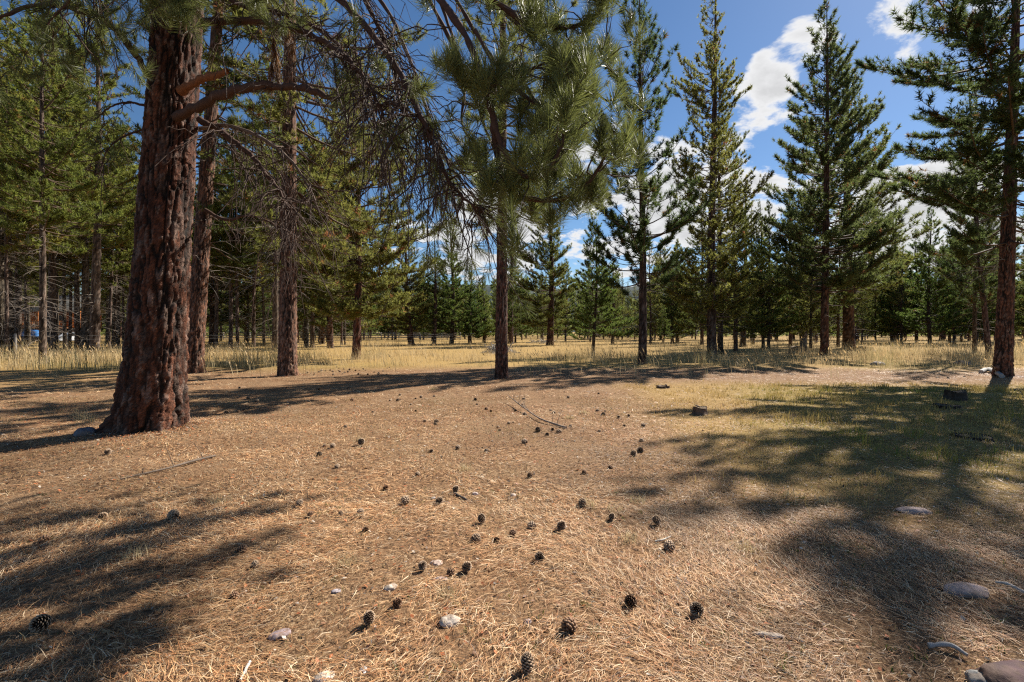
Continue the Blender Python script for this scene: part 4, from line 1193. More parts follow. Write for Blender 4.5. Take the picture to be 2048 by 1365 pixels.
# ------------------------------------------------------------------ stumps, sticks, brush
def stump(px, py, r, h, label, seed, top=(0.38, 0.27, 0.16), bark=(0.13, 0.085, 0.06), shards=0, slab=0.0, tilt=(0, 0)):
    x, y = on_ground(px, py)
    rng = np.random.default_rng(seed)
    root = empty('tree_stump', (x, y, float(gz(x, y)) - 0.02), (tilt[0], tilt[1], 0))
    tag(root, label, 'stump', 'stumps of felled pines')
    na, nz = 40, 14
    th = np.linspace(0, 2 * math.pi, na, endpoint=False); zz = np.linspace(0, 1, nz)
    TH, ZZ = np.meshgrid(th, zz)
    f1, f2, idv = worley(np.stack([np.cos(TH) * 3, np.sin(TH) * 3, ZZ * h / r * 0.8], -1) + seed, seed)
    rr = r * (1 + 0.35 * np.exp(-ZZ * 4)) + r * 0.13 * smooth(f2 - f1, 0, 0.3) + r * 0.05 * np.sin(TH * 3 + seed)
    hh = h * (1 + 0.10 * np.sin(TH * 2 + seed))
    v = np.stack([rr * np.cos(TH), rr * np.sin(TH), ZZ * hh], -1).reshape(-1, 3)
    k = np.arange(nz - 1)[:, None] * na; j = np.arange(na)[None]; j2 = (j + 1) % na
    q = np.stack([k + j, k + j2, k + na + j2, k + na + j], -1).reshape(-1, 4)
    cb_ = np.array(bark) * (0.6 + 0.8 * idv.reshape(-1, 1))
    link('bark', mesh_np('bark', v, Q=q, col=cb_, mat=M_BARK, smooth=True), root)
    # cut face with rings of its own
    nr = 9
    rv = [np.array([[0, 0, h * 0.96]])]; rc = [np.array([top])]; tq = []; tt = []
    for i in range(1, nr + 1):
        f = i / nr
        e = v.reshape(nz, na, 3)[-1]
        ring = e * np.array([f, f, 1]) * 0.985
        ring[:, 2] = ring[:, 2] * f + h * 0.96 * (1 - f) - 0.008 + rng.normal(size=na) * 0.004
        rv.append(ring); rc.append(np.tile(np.array(top) * (0.75 if i % 2 else 1.1), (na, 1)))
    for i in range(nr):
        if i == 0:
            tt = [[0, 1 + a, 1 + (a + 1) % na] for a in range(na)]
        else:
            b = 1 + (i - 1) * na
            tq += [[b + a, b + na + a, b + na + (a + 1) % na, b + (a + 1) % na] for a in range(na)]
    link('cut_face', mesh_np('cut_face', np.vstack(rv), tt, tq, np.vstack(rc), M_WOOD), root)
    for s in range(shards):
        a = rng.random() * 6.28; L = rng.uniform(0.5, 1.1) * r; z = h * rng.uniform(0.75, 1.05)
        mb = MB()
        w = r * rng.uniform(0.18, 0.35)
        mb.box((0, 0, 0), (L, w, 0.018), None, np.array(bark) * rng.uniform(0.9, 1.8))
        o = mb.obj('bark_shard', M_WOOD, root)
        o.location = (math.cos(a) * r * 0.8, math.sin(a) * r * 0.8, z); o.rotation_euler = (rng.normal() * 0.35, rng.normal() * 0.35, a + rng.normal() * 0.6)
    if slab:
        P = np.array([[[r * 0.55, 0, 0], [r * 0.6, 0, h], [r * 0.65, 0, h + slab * 0.6], [r * 0.68, 0, h + slab]]])
        v, q = tubes(P, np.array([[r * 0.5, r * 0.45, r * 0.38, r * 0.25]]), 7)
        mb = MB(); mb.add(v, Q=q, col=bark); mb.add(v[-7:], T=[[0, i, i + 1] for i in range(1, 6)], col=top)
        mb.obj('splinter', M_BARK, root)
    return root


stump(1400, 826, 0.115, 0.16, 'small cut stump with pale top and loose bark in the sun, right of centre', 1, shards=5)
stump(1911, 801, 0.17, 0.22, 'dark shaded stump left of the right trunk shadow', 2, bark=(0.06, 0.045, 0.035), top=(0.12, 0.09, 0.06))
stump(1893, 817, 0.19, 0.08, 'low dark stump in front of the taller shaded stump', 3, bark=(0.05, 0.035, 0.03), top=(0.08, 0.06, 0.04))
stump(1326, 776, 0.16, 0.08, 'low flat dark stump on the sunny path right of centre', 4, bark=(0.09, 0.06, 0.045), top=(0.16, 0.11, 0.07), shards=3)
stump(1598, 708, 0.55, 0.55, 'far split stump with a standing splinter in the tall grass', 5, bark=(0.15, 0.12, 0.09), slab=0.6)
stump(1722, 702, 0.75, 0.35, 'low broad mossy stump in the grass behind the cone-shaped pine', 6, bark=(0.12, 0.09, 0.07))
stump(1945, 878, 0.20, 0.06, 'sunken dark stump in the shaded grass at the right', 7, bark=(0.05, 0.035, 0.03), top=(0.06, 0.045, 0.03))


def stick(name, pts, r0, r1, label, colr, twigs=0, seed=0, group=None, up=True):
    rng = np.random.default_rng(seed)
    root = empty(name, tuple(np.asarray(pts[0])))
    base = np.asarray(pts[0])
    P = spline(pts, 14) - base
    mb = MB(); v, q = tubes(P[None], np.linspace(r0, r1, 14)[None] * (1 + 0.1 * rng.normal(size=(1, 14))), 6)
    mb.add(v, Q=q, col=colr)
    mb.add(v[:6], T=[[0, i + 1, i] for i in range(1, 5)], col=colr); mb.add(v[-6:], T=[[0, i, i + 1] for i in range(1, 5)], col=colr)
    mb.obj('stem', M_WOOD, root, True)
    for k in range(twigs):
        i = rng.integers(1, 12); b = P[i]
        L = rng.uniform(0.10, 0.32)
        d = unit(np.array([rng.normal() * 0.35, rng.normal() * 0.3, 1.0 if up else 0.3]))
        u = np.linspace(0, 1, 5)[:, None]
        p = b + d * L * u + rng.normal(size=3) * 0.06 * u ** 2
        m2 = MB(); v, q = tubes(p[None], np.linspace(0.005, 0.002, 5)[None], 5); m2.add(v, Q=q, col=colr)
        m2.obj('twig', M_WOOD, root, True)
    tag(root, label, 'branch', group)
    return root


def gp(px, py, h=0.02):
    x, y = on_ground(px, py)
    return np.array([x, y, float(gz(x, y)) + h])


stick('fallen_branch', [gp(1132, 859, 0.02), gp(1108, 853, 0.03), gp(1078, 845, 0.05), gp(1050, 826, 0.08), gp(1025, 808, 0.12), gp(1015, 803, 0.15)], 0.020, 0.006,
      'grey fallen branch with upright bare twigs on the sunny litter', (0.24, 0.19, 0.15), 9, 3)
stick('fallen_stick', [gp(908, 990, 0.015), gp(920, 994, 0.015), gp(934, 999, 0.012)], 0.013, 0.008, 'short black stick lying beside a cone', (0.07, 0.06, 0.055), 0, 4)
stick('fallen_branch', [gp(430, 922, 0.02), gp(390, 933, 0.03), gp(340, 947, 0.03), gp(290, 958, 0.02), gp(240, 968, 0.015)], 0.018, 0.006, 'curved dry branch lying in the long shadow below the giant pine', (0.16, 0.12, 0.09), 3, 5)
stick('fallen_stick', [gp(1857, 1305, 0.02), gp(1900, 1310, 0.03), gp(1935, 1328, 0.02)], 0.012, 0.008, 'grey weathered stick beside the corner rocks', (0.34, 0.31, 0.28), 0, 6)
stick('fallen_stick', [gp(2048, 1198, 0.02), gp(2015, 1185, 0.03), gp(1990, 1178, 0.02)], 0.012, 0.006, 'pale thin stick right of the cracked pinkish rock', (0.48, 0.42, 0.36), 0, 7)
stick('fallen_log', [gp(1962, 748, 0.06), gp(1975, 744, 0.12), gp(1990, 750, 0.10), gp(2004, 756, 0.06)], 0.10, 0.07, 'bleached grey log end at the foot of the right trunk', (0.36, 0.35, 0.33), 0, 8)
stick('fallen_stick', [gp(500, 1325, 0.015), gp(492, 1340, 0.015), gp(480, 1362, 0.012)], 0.008, 0.006, 'thin white peeled stick at the lower left', (0.55, 0.5, 0.44), 0, 9)
stick('fallen_stick', [gp(1310, 1083, 0.015), gp(1325, 1082, 0.02), gp(1342, 1075, 0.02)], 0.008, 0.005, 'short pale stick at the edge of the shade', (0.5, 0.45, 0.38), 0, 10)


def brush_pile():
    x, y = on_ground(1000, 706)
    rng = np.random.default_rng(8)
    root = empty('brush_pile', (x, y, 0))
    tag(root, 'heap of grey dead branches in the grass behind the centre trunk', 'brush pile')
    for k in range(110):
        a = rng.random() * 6.28; r = 1.5 * rng.random() ** 0.7
        z = max(0.06, 0.75 * (1 - r / 1.6)) * rng.uniform(0.5, 1.15)
        L = rng.uniform(0.7, 1.9); d = unit(np.array([rng.normal(), rng.normal() * 0.6, rng.normal() * 0.16 - 0.25 * 0]))
        out = np.array([math.cos(a), math.sin(a), -0.45]); d = unit(d * 0.6 + out * rng.uniform(0.3, 1.0))
        c = np.array([math.cos(a) * r * 0.75, math.sin(a) * r * 0.75, z])
        u = np.linspace(-0.5, 0.5, 5)[:, None]
        p = c + d * L * u + rng.normal(size=3) * 0.15 * u ** 2
        p[:, 2] = np.maximum(p[:, 2], 0.02)
        mb = MB(); v, q = tubes(p[None], np.linspace(0.028, 0.012, 5)[None] * rng.uniform(0.6, 1.3), 5)
        mb.add(v, Q=q, col=np.array([0.36, 0.33, 0.29]) * rng.uniform(0.55, 1.15))
        mb.obj('branch', M_WOOD, root, True)
    x2, y2 = on_ground(1085, 688)
    r2 = empty('brush_pile', (x2, y2, 0))
    tag(r2, 'small far heap of grey sticks left of the lone dark pine', 'brush pile')
    for k in range(30):
        u = np.linspace(-0.5, 0.5, 4)[:, None]; d = unit(np.array([rng.normal(), rng.normal() * 0.5, rng.normal() * 0.2]))
        p = np.array([rng.normal() * 0.8, rng.normal() * 0.4, rng.uniform(0.1, 0.55)]) + d * rng.uniform(0.8, 2) * u
        mb = MB(); v, q = tubes(p[None], np.linspace(0.04, 0.015, 4)[None], 5); mb.add(v, Q=q, col=(0.33, 0.31, 0.28))
        mb.obj('branch', M_WOOD, r2, True)


brush_pile()


# ------------------------------------------------------------------ fences
def wire_fence():
    root = empty('wire_fence', (0, 0, 0))
    tag(root, 'wire fence on thin dark stakes crossing the meadow behind the trees', 'fence')
    posts = [(-46, 22), (-28.6, 26.2), (-24.5, 33), (-20.5, 40), (-15.0, 47), (-11.2, 45), (-9.2, 45.5), (-7.7, 50), (-6.4, 55), (-5.0, 60), (-3.5, 64), (-1.2, 66), (1.5, 66), (4.5, 65), (7.5, 63), (10.5, 61), (13.5, 59), (17, 58), (20.5, 57), (24, 56), (28, 56), (32, 56), (37, 56), (43, 56), (50, 56), (58, 56)]
    for i, (x, y) in enumerate(posts):
        z = float(gz(x, y)); mb = MB()
        if i == 1:  # grey wooden post
            P = np.array([[[0, 0, -0.1], [0.01, 0, 0.5], [0.0, 0, 1.45], [0, 0, 1.47]]])
            v, q = tubes(P, np.array([[0.075, 0.07, 0.065, 0.03]]), 9); mb.add(v, Q=q, col=(0.17, 0.155, 0.14))
            o = mb.obj('wooden_post', M_WOOD, root, True)
        else:
            mb.box((0, 0, 0.65), (0.035, 0.012, 1.5), None, (0.035, 0.04, 0.035)); mb.box((0, 0.014, 0.65), (0.010, 0.026, 1.5), None, (0.035, 0.04, 0.035))
            mb.box((0, 0, 1.36), (0.036, 0.034, 0.10), None, (0.40, 0.40, 0.38))
            o = mb.obj('stake', M_METAL, root)
        o.location = (x, y, z); 
    for h in (0.45, 0.8, 1.15, 1.38):
        for a, b in zip(posts[:-1], posts[1:]):
            s = np.linspace(0, 1, 5)[:, None]
            A = np.array([a[0], a[1], float(gz(*a)) + h]); B = np.array([b[0], b[1], float(gz(*b)) + h])
            p = A * (1 - s) + B * s; p[:, 2] -= 0.05 * np.sin(s[:, 0] * math.pi)
            mb = MB(); v, q = tubes(p[None], np.full((1, 5), 0.004), 3); mb.add(v, Q=q, col=(0.25, 0.25, 0.25))
            mb.obj('wire', M_METAL, root)


wire_fence()


def rail_fence():
    root = empty('rail_fence', (0, 0, 0))
    tag(root, 'weathered grey rail fence far behind the left stand', 'fence')
    x0, x1, y = -66.0, -10.0, 88.0
    n = 23
    xs = np.linspace(x0, x1, n)
    for i, x in enumerate(xs):
        mb = MB(); mb.box((0, 0, 0.7), (0.16, 0.16, 1.55), None, (0.26, 0.235, 0.21)); o = mb.obj('post', M_WOOD, root); o.location = (x, y, 0)
        if i < n - 1:
            for h in (0.45, 0.9, 1.32):
                mb = MB(); mb.box(((xs[1] - xs[0]) / 2, -0.11, h), (xs[1] - xs[0] - 0.01, 0.05, 0.15), (0, random.uniform(-0.006, 0.006), 0), np.array([0.36, 0.33, 0.30]) * random.uniform(0.8, 1.1))
                o = mb.obj('rail', M_WOOD, root); o.location = (x, y, 0)


rail_fence()


# ------------------------------------------------------------------ log house, car, sheds in the distance
def log_house():
    cx, cyy = (100 - 1024) / FPX * 78, 78.0
    root = empty('log_house', (cx, cyy, 0), (0, 0, 0.25))
    tag(root, 'orange log house with a railed porch behind the left trees', 'house')
    W, D = 10.5, 7.0; z0 = 2.3
    ORG = np.array([0.34, 0.12, 0.035])
    # lower storey of dark boards
    mb = MB(); mb.box((0, 0.2, z0 / 2), (W - 1.2, D - 1.2, z0), None, (0.05, 0.035, 0.03)); mb.obj('lower_wall', M_WOOD, root)
    for k in range(11):
        mb = MB()
        for sgn in (-1, 1):
            P = np.array([[[-W / 2 - 0.25, 0, 0], [W / 2 + 0.25, 0, 0]]]) + np.array([0, sgn * D / 2, z0 + 0.15 + k * 0.255])
            v, q = tubes(P, np.full((1, 2), 0.14), 8); mb.add(v, Q=q, col=ORG * random.uniform(0.8, 1.15))
            P = np.array([[[0, -D / 2 - 0.25, 0], [0, D / 2 + 0.25, 0]]]) + np.array([sgn * W / 2, 0, z0 + 0.15 + k * 0.255])
            v, q = tubes(P, np.full((1, 2), 0.135), 8); mb.add(v, Q=q, col=ORG * random.uniform(0.8, 1.15))
        mb.obj('log_course', M_WOOD, root, True)
    mb = MB()
    ez = z0 + 3.0; rh = 2.6; ov = 1.0
    a = [(-W / 2 - ov, -D / 2 - ov, ez - 0.3), (W / 2 + ov, -D / 2 - ov, ez - 0.3), (W / 2 + ov, 0, ez + rh), (-W / 2 - ov, 0, ez + rh), (-W / 2 - ov, D / 2 + ov, ez - 0.3), (W / 2 + ov, D / 2 + ov, ez - 0.3)]
    a2 = [(x, y, z - 0.14) for x, y, z in a]
    mb.add(np.array(a + a2), Q=[[0, 1, 2, 3], [3, 2, 5, 4], [6, 9, 8, 7], [9, 10, 11, 8], [0, 6, 7, 1], [4, 5, 11, 10], [0, 3, 9, 6], [3, 4, 10, 9], [1, 7, 8, 2], [2, 8, 11, 5]], col=(0.06, 0.06, 0.055))
    rf = mb.obj('roof', M_PAINT, root)
    for xx in (-2.8, 1.0, 3.6):
        f = MB(); f.box((xx, -D / 2 - 0.15, z0 + 1.55), (1.3, 0.10, 1.3), None, (0.25, 0.10, 0.04)); fo = f.obj('window', M_WOOD, root)
        g = MB(); g.box((xx, -D / 2 - 0.21, z0 + 1.55), (1.08, 0.04, 1.08), None, (0.02, 0.025, 0.03)); g.obj('pane', M_PAINT, fo)
    mb = MB(); mb.box((0, -D / 2 - 1.2, z0 - 0.08), (W, 2.1, 0.16), None, (0.30, 0.13, 0.05)); mb.obj('porch_deck', M_WOOD, root)
    mb = MB(); mb.box((0, -D / 2 - 2.2, z0 + 0.98), (W, 0.10, 0.10), None, ORG); mb.obj('hand_rail', M_WOOD, root)
    for k in range(44):
        mb = MB(); mb.box((-W / 2 + 0.12 + k * (W - 0.24) / 43, -D / 2 - 2.2, z0 + 0.5), (0.07, 0.07, 0.86), None, ORG * 1.1); mb.obj('baluster', M_WOOD, root)
    for xx in (-W / 2 + 0.1, -1.8, 1.8, W / 2 - 0.1):
        P = np.array([[[xx, -D / 2 - 2.15, 0], [xx, -D / 2 - 2.15, ez - 0.45]]])
        mb = MB(); v, q = tubes(P, np.full((1, 2), 0.12), 8); mb.add(v, Q=q, col=ORG); mb.obj('porch_post', M_WOOD, root, True)


log_house()


def car():
    x, y = (150 - 1024) / FPX * 68, 68.0
    root = empty('parked_car', (x, y, 0), (0, 0, 1.2))
    tag(root, 'white parked car glimpsed between trunks in front of the log house', 'car')
    prof_ = np.array([[-2.2, 0.35], [-2.25, 0.75], [-2.1, 0.95], [-1.5, 1.0], [-1.05, 1.45], [0.4, 1.5], [1.0, 1.02], [2.0, 0.9], [2.25, 0.7], [2.2, 0.35]])
    n = len(prof_)
    def shell(w, top):
        v = []
        for s in (-1, 1):
            for px_, pz in prof_:
                ww = w * (0.8 if pz > 1.2 else 1.0)
                v.append([px_, s * ww, pz])
        return np.array(v)
    v = shell(0.9, 1)
    q = [[i, i + 1, n + i + 1, n + i] for i in range(n - 1)] + [[n - 1, 0, n, 2 * n - 1]]
    mb = MB(); mb.add(v, Q=q, col=(0.75, 0.76, 0.78))
    for s in (0, 1):
        c = s * n
        mb.add(v[c:c + n], T=[[0, i, i + 1] if s else [0, i + 1, i] for i in range(1, n - 1)], col=(0.75, 0.76, 0.78))
    mb.obj('body', M_PAINT, root)
    for s in (-1, 1):
        mb = MB(); mb.box((-0.35, s * 0.83, 1.22), (1.35, 0.06, 0.34), None, (0.02, 0.03, 0.04)); mb.obj('side_window', M_PAINT, root)
        for xx in (-1.4, 1.4):
            P = np.array([[[xx, s * 0.72, 0.33], [xx, s * 0.94, 0.33]]])
            mb = MB(); vv, qq = tubes(P, np.full((1, 2), 0.33), 14); mb.add(vv, Q=qq, col=(0.02, 0.02, 0.02))
            mb.add(vv.reshape(2, 14, 3)[1 if s > 0 else 1], T=[[0, i, i + 1] for i in range(1, 13)], col=(0.3, 0.3, 0.3)); mb.obj('wheel', M_METAL, root)
    mb = MB(); mb.box((0.72, 0, 1.25), (0.05, 1.35, 0.5), (0, -0.9, 0), (0.03, 0.10, 0.16)); mb.obj('windshield', M_PAINT, root)


car()


def tarp():
    x, y = (66 - 1024) / FPX * 72, 72.0
    root = empty('covered_trailer', (x, y, 0))
    tag(root, 'blue tarp-covered trailer under the porch of the log house', 'trailer')
    xs = np.linspace(-1.5, 1.5, 14); ys = np.linspace(-0.9, 0.9, 8)
    X_, Y_ = np.meshgrid(xs, ys)
    Z_ = 1.9 - 0.5 * np.abs(X_ / 1.5) ** 4 - 0.6 * np.abs(Y_ / 0.9) ** 4 + 0.12 * (noise2(X_, Y_, 2.2, 2, 3) - 0.5)
    edge_ = (np.abs(X_) > 1.45) | (np.abs(Y_) > 0.85)
    Z_[edge_] = 0.9
    k = (np.arange(7)[:, None] * 14 + np.arange(13)[None]).ravel()
    mb = MB(); mb.add(np.stack([X_, Y_, Z_], -1).reshape(-1, 3), Q=np.stack([k, k + 1, k + 15, k + 14], -1), col=(0.03, 0.16, 0.42)); mb.obj('tarp', M_PAINT, root, True)
    mb = MB(); mb.box((0, 0, 0.72), (2.9, 1.7, 0.35), None, (0.05, 0.05, 0.05)); mb.obj('bed', M_METAL, root)
    for s in (-1, 1):
        P = np.array([[[0.2, s * 0.9, 0.33], [0.2, s * 1.1, 0.33]]]); mb = MB(); vv, qq = tubes(P, np.full((1, 2), 0.33), 14); mb.add(vv, Q=qq, col=(0.02, 0.02, 0.02))
        mb.add(vv[14:], T=[[0, i, i + 1] for i in range(1, 13)], col=(0.2, 0.2, 0.2)); mb.obj('wheel', M_METAL, root)


tarp()


def shed(px, d, w, dp, h, rise, wall, roof, label, rz=0.0, z=0.0, windows=2):
    root = empty('outbuilding', ((px - 1024) / FPX * d, d, z), (0, 0, rz))
    tag(root, label, 'building')
    mb = MB(); mb.box((0, 0, h / 2), (w, dp, h), None, wall)
    mb.add([(-w / 2, -dp / 2, h), (w / 2, -dp / 2, h), (0, -dp / 2, h + rise), (-w / 2, dp / 2, h), (w / 2, dp / 2, h), (0, dp / 2, h + rise)], T=[[0, 1, 2], [4, 3, 5]], col=wall)
    mb.obj('wall', M_PAINT, root)
    ov = 0.4
    mb = MB()
    sl = rise / (w / 2)
    a = [(-w / 2 - ov, -dp / 2 - ov, h - ov * sl + 0.05), (0, -dp / 2 - ov, h + rise + 0.05), (w / 2 + ov, -dp / 2 - ov, h - ov * sl + 0.05),
         (-w / 2 - ov, dp / 2 + ov, h - ov * sl + 0.05), (0, dp / 2 + ov, h + rise + 0.05), (w / 2 + ov, dp / 2 + ov, h - ov * sl + 0.05)]
    b = [(x, y, zz + 0.14) for x, y, zz in a]
    mb.add(np.array(a + b), Q=[[0, 3, 4, 1], [1, 4, 5, 2], [6, 7, 10, 9], [7, 8, 11, 10], [0, 1, 7, 6], [1, 2, 8, 7], [3, 9, 10, 4], [4, 10, 11, 5], [0, 6, 9, 3], [2, 5, 11, 8]], col=roof)
    mb.obj('roof', M_PAINT, root)
    for k in range(windows):
        xx = -w / 2 + (k + 0.5) * w / windows
        f = MB(); f.box((xx, -dp / 2 - 0.03, h * 0.55), (w * 0.16, 0.06, h * 0.4), None, (0.6, 0.6, 0.6)); fo = f.obj('window', M_PAINT, root)
        g = MB(); g.box((xx, -dp / 2 - 0.08, h * 0.55), (w * 0.13, 0.04, h * 0.32), None, (0.03, 0.04, 0.05)); g.obj('pane', M_PAINT, fo)


shed(860, 150, 13, 8, 3.2, 2.0, (0.62, 0.63, 0.66), (0.30, 0.32, 0.36), 'pale far building glimpsed behind the wire fence left of centre', 0.2)
shed(1225, 160, 12, 8, 2.6, 1.4, (0.55, 0.57, 0.60), (0.35, 0.37, 0.40), 'low pale far building glimpsed right of the centre pine', -0.1)
shed(1368, 165, 7, 6, 2.8, 1.4, (0.6, 0.6, 0.6), (0.3, 0.3, 0.32), 'small white far building glimpsed behind the dark conifers', 0.1, windows=1)
shed(1962, 70, 1.4, 1.2, 2.2, 0.5, (0.30, 0.20, 0.10), (0.04, 0.05, 0.07), 'small wooden shed with blue-grey roof behind the leaning pine', 0.1, windows=1)
shed(545, 170, 16, 9, 3.0, 1.8, (0.5, 0.5, 0.52), (0.28, 0.30, 0.34), 'grey far building behind the rail fence', 0.0, windows=3)


# ------------------------------------------------------------------ litter, grass, twigs (uncountable)
def frustum(n, d0, d1, rng, power=2.0, side=1.28):
    d = (d0 ** power + (d1 ** power - d0 ** power) * rng.random(n)) ** (1 / power)
    x = (rng.random(n) * 2 - 1) * (side * d + 0.4)
    return x, d


def litter():
    rng = np.random.default_rng(5)
    pal = np.array([[0.62, 0.42, 0.225], [0.48, 0.275, 0.13], [0.32, 0.165, 0.08], [0.72, 0.58, 0.39], [0.12, 0.085, 0.062], [0.42, 0.19, 0.075]])
    # near: curved needles; three bands get coarser with distance
    Vs = []; Ts = []; Cs = []; nn = 0
    for n, d0, d1, L0, L1, w, curved in ((130000, 1.55, 4.2, 0.03, 0.12, 0.0021, True), (150000, 4.2, 8.5, 0.035, 0.12, 0.0042, False), (80000, 8.5, 20, 0.07, 0.17, 0.009, False)):
        x, y = frustum(n, d0, d1, rng)
        keep = rng.random(n) > 0.75 * np.clip(straw_amount(x, y), 0, 1)
        keep &= rng.random(n) < 0.22 + 0.78 * smooth(noise2(x, y, 2.1, 3, 74), 0.36, 0.56)
        x, y = x[keep], y[keep]; n = len(x)
        z = gz(x, y) + 0.003 + 0.022 * rng.random(n) ** 2
        swirl = 6.28 * noise2(x, y, 0.6, 2, 70)
        a = np.where(rng.random(n) < 0.55, swirl + rng.normal(size=n) * 0.5, rng.random(n) * 6.28)
        el = rng.normal(size=n) * 0.16 + 0.03
        L = rng.uniform(L0, L1, n)
        d = np.stack([np.cos(a) * np.cos(el), np.sin(a) * np.cos(el), np.sin(el)], -1)
        sd = np.stack([-np.sin(a), np.cos(a), rng.normal(size=n) * 0.3], -1)
        b = np.stack([x, y, z], -1)
        W = w * rng.uniform(0.6, 1.3, n)[:, None] * 0.5
        c = pal[rng.choice(6, n, p=[0.24, 0.24, 0.18, 0.13, 0.12, 0.09])] * rng.uniform(0.7, 1.2, n)[:, None]
        patch = noise2(x, y, 0.7, 3, 71)[:, None]
        c = c * (0.5 + 0.85 * smooth(patch, 0.25, 0.65))
        tint = smooth(noise2(x, y, 0.33, 2, 72), 0.42, 0.62)[:, None]
        c = c * (1 - 0.25 * tint) + c * np.array([1.0, 0.76, 0.56]) * 0.25 * tint
        if curved:
            bow = (rng.normal(size=n) * 0.12)[:, None] * L[:, None]
            m = b + d * L[:, None] * 0.5 + sd * bow + np.array([0, 0, 0.004])
            t = b + d * L[:, None]
            V = np.stack([b - sd * W, b + sd * W, m - sd * W, m + sd * W, t], 1).reshape(-1, 3)
            k = (np.arange(n) * 5)[:, None, None]
            T = (k + np.array([[0, 1, 3], [0, 3, 2], [2, 3, 4]])[None]).reshape(-1, 3); m_ = 5
        else:
            t = b + d * L[:, None]
            V = np.stack([b - sd * W, b + sd * W, t], 1).reshape(-1, 3)
            T = np.arange(n * 3).reshape(-1, 3); m_ = 3
        Vs.append(V); Ts.append(T + nn); Cs.append(np.repeat(c, m_, 0)); nn += len(V)
    o = link('needle_litter', mesh_np('needle_litter', np.concatenate(Vs), np.concatenate(Ts), col=np.concatenate(Cs), mat=M_LITTER))
    tag(o, 'carpet of fallen brown and straw-coloured pine needles', 'needle litter', kind='stuff')
    # bark flakes, chips, rusty catkins
    n = 17000
    x, y = frustum(n, 1.6, 10, rng, 1.5)
    for fx, fy, fr, fm in ((*on_ground(305, 868), 0.55, 2600), (*on_ground(575, 752), 0.5, 500), (*on_ground(386, 747), 0.5, 400), (*on_ground(1003, 758), 0.35, 300), (*on_ground(2006, 752), 0.5, 400)):
        aa = rng.random(fm) * 6.28; rr = fr * (0.75 + np.abs(rng.normal(size=fm)) * 0.5)
        x = np.concatenate([x, fx + rr * np.cos(aa)]); y = np.concatenate([y, fy + rr * np.sin(aa)])
    n = len(x)
    z = gz(x, y) + 0.006
    a = rng.random(n) * 6.28; L = (rng.uniform(0.008, 0.034, n) * (1 + 0.06 * y))[:, None]
    dx = np.stack([np.cos(a), np.sin(a), rng.normal(size=n) * 0.25], -1); dy = np.stack([-np.sin(a), np.cos(a), rng.normal(size=n) * 0.25], -1)
    b = np.stack([x, y, z + 0.004], -1); wf = rng.uniform(0.2, 0.6, n)[:, None]
    V = np.stack([b - dx * L * 0.5, b + dy * L * wf * 0.5 + [0, 0, 0.004], b + dx * L * 0.5, b - dy * L * wf * 0.5], 1).reshape(-1, 3)
    pal2 = np.array([[0.42, 0.13, 0.045], [0.05, 0.035, 0.025], [0.55, 0.47, 0.38], [0.26, 0.13, 0.07]])
    c = pal2[rng.choice(4, n, p=[0.30, 0.36, 0.09, 0.25])] * rng.uniform(0.7, 1.2, n)[:, None]
    o = link('bark_chips', mesh_np('bark_chips', V, Q=np.arange(n * 4).reshape(-1, 4), col=np.repeat(c, 4, 0), mat=M_LITTER))
    tag(o, 'rusty catkins, bark flakes and chips strewn over the litter', 'bark chips', kind='stuff')


litter()


def blades(name, x, y, h, w, col, rng, lean=0.35, label='', wind=(0, 0), heads=None, cat='grass'):
    n = len(x)
    z = gz(x, y) - 0.005
    a = rng.random(n) * 6.28
    ln = np.abs(rng.normal(size=n)) * lean
    off = np.stack([np.cos(a) * ln + wind[0], np.sin(a) * ln + wind[1], np.ones(n)], -1)
    b = np.stack([x, y, z], -1)
    # blades face every way
    f = rng.random(n) * 6.28
    sd = np.stack([np.cos(f), np.sin(f), np.zeros(n)], -1) * (w * rng.uniform(0.6, 1.3, n))[:, None] * 0.5
    H = h[:, None]
    m = b + off * np.array([0.4, 0.4, 1]) * H * 0.55
    t = b + off * H
    V = np.stack([b - sd, b + sd, m - sd * 0.8, m + sd * 0.8, t], 1)
    k = (np.arange(n) * 5)[:, None, None]
    fr = y > 27  # far blades are single slivers
    T = np.concatenate([(k[~fr] + np.array([[0, 1, 3], [0, 3, 2], [2, 3, 4]])[None]).reshape(-1, 3), (k[fr] + np.array([[0, 1, 4]])[None]).reshape(-1, 3)])
    V = V.reshape(-1, 3); C = np.repeat(col, 5, 0)
    if heads is not None:
        hi = np.nonzero(heads)[0]; nh = len(hi)
        tt = t[hi]; u = unit(t[hi] - m[hi]); s2 = unit(sd[hi]) * (w[hi] * 1.5)[:, None]
        hl = (h[hi] * 0.16)[:, None]
        HV = np.stack([tt - u * hl * 0.7, tt + s2, tt - s2, tt + u * hl], 1).reshape(-1, 3)
        kk = (np.arange(nh) * 4)[:, None, None] + len(V)
        HT = (kk + np.array([[0, 1, 2], [2, 1, 3]])[None]).reshape(-1, 3)
        V = np.vstack([V, HV]); T = np.vstack([T, HT]); C = np.vstack([C, np.repeat(col[hi] * np.array([1.1, 0.98, 0.85]), 4, 0)])
    o = link(name, mesh_np(name, V, T, col=C, mat=M_GRASS))
    tag(o, label, cat, kind='stuff')


STRAW = np.array([0.53, 0.42, 0.235]); OLIVE = np.array([0.16, 0.17, 0.045]); FRESH = np.array([0.11, 0.19, 0.03]); RUST = np.array([0.42, 0.25, 0.10])


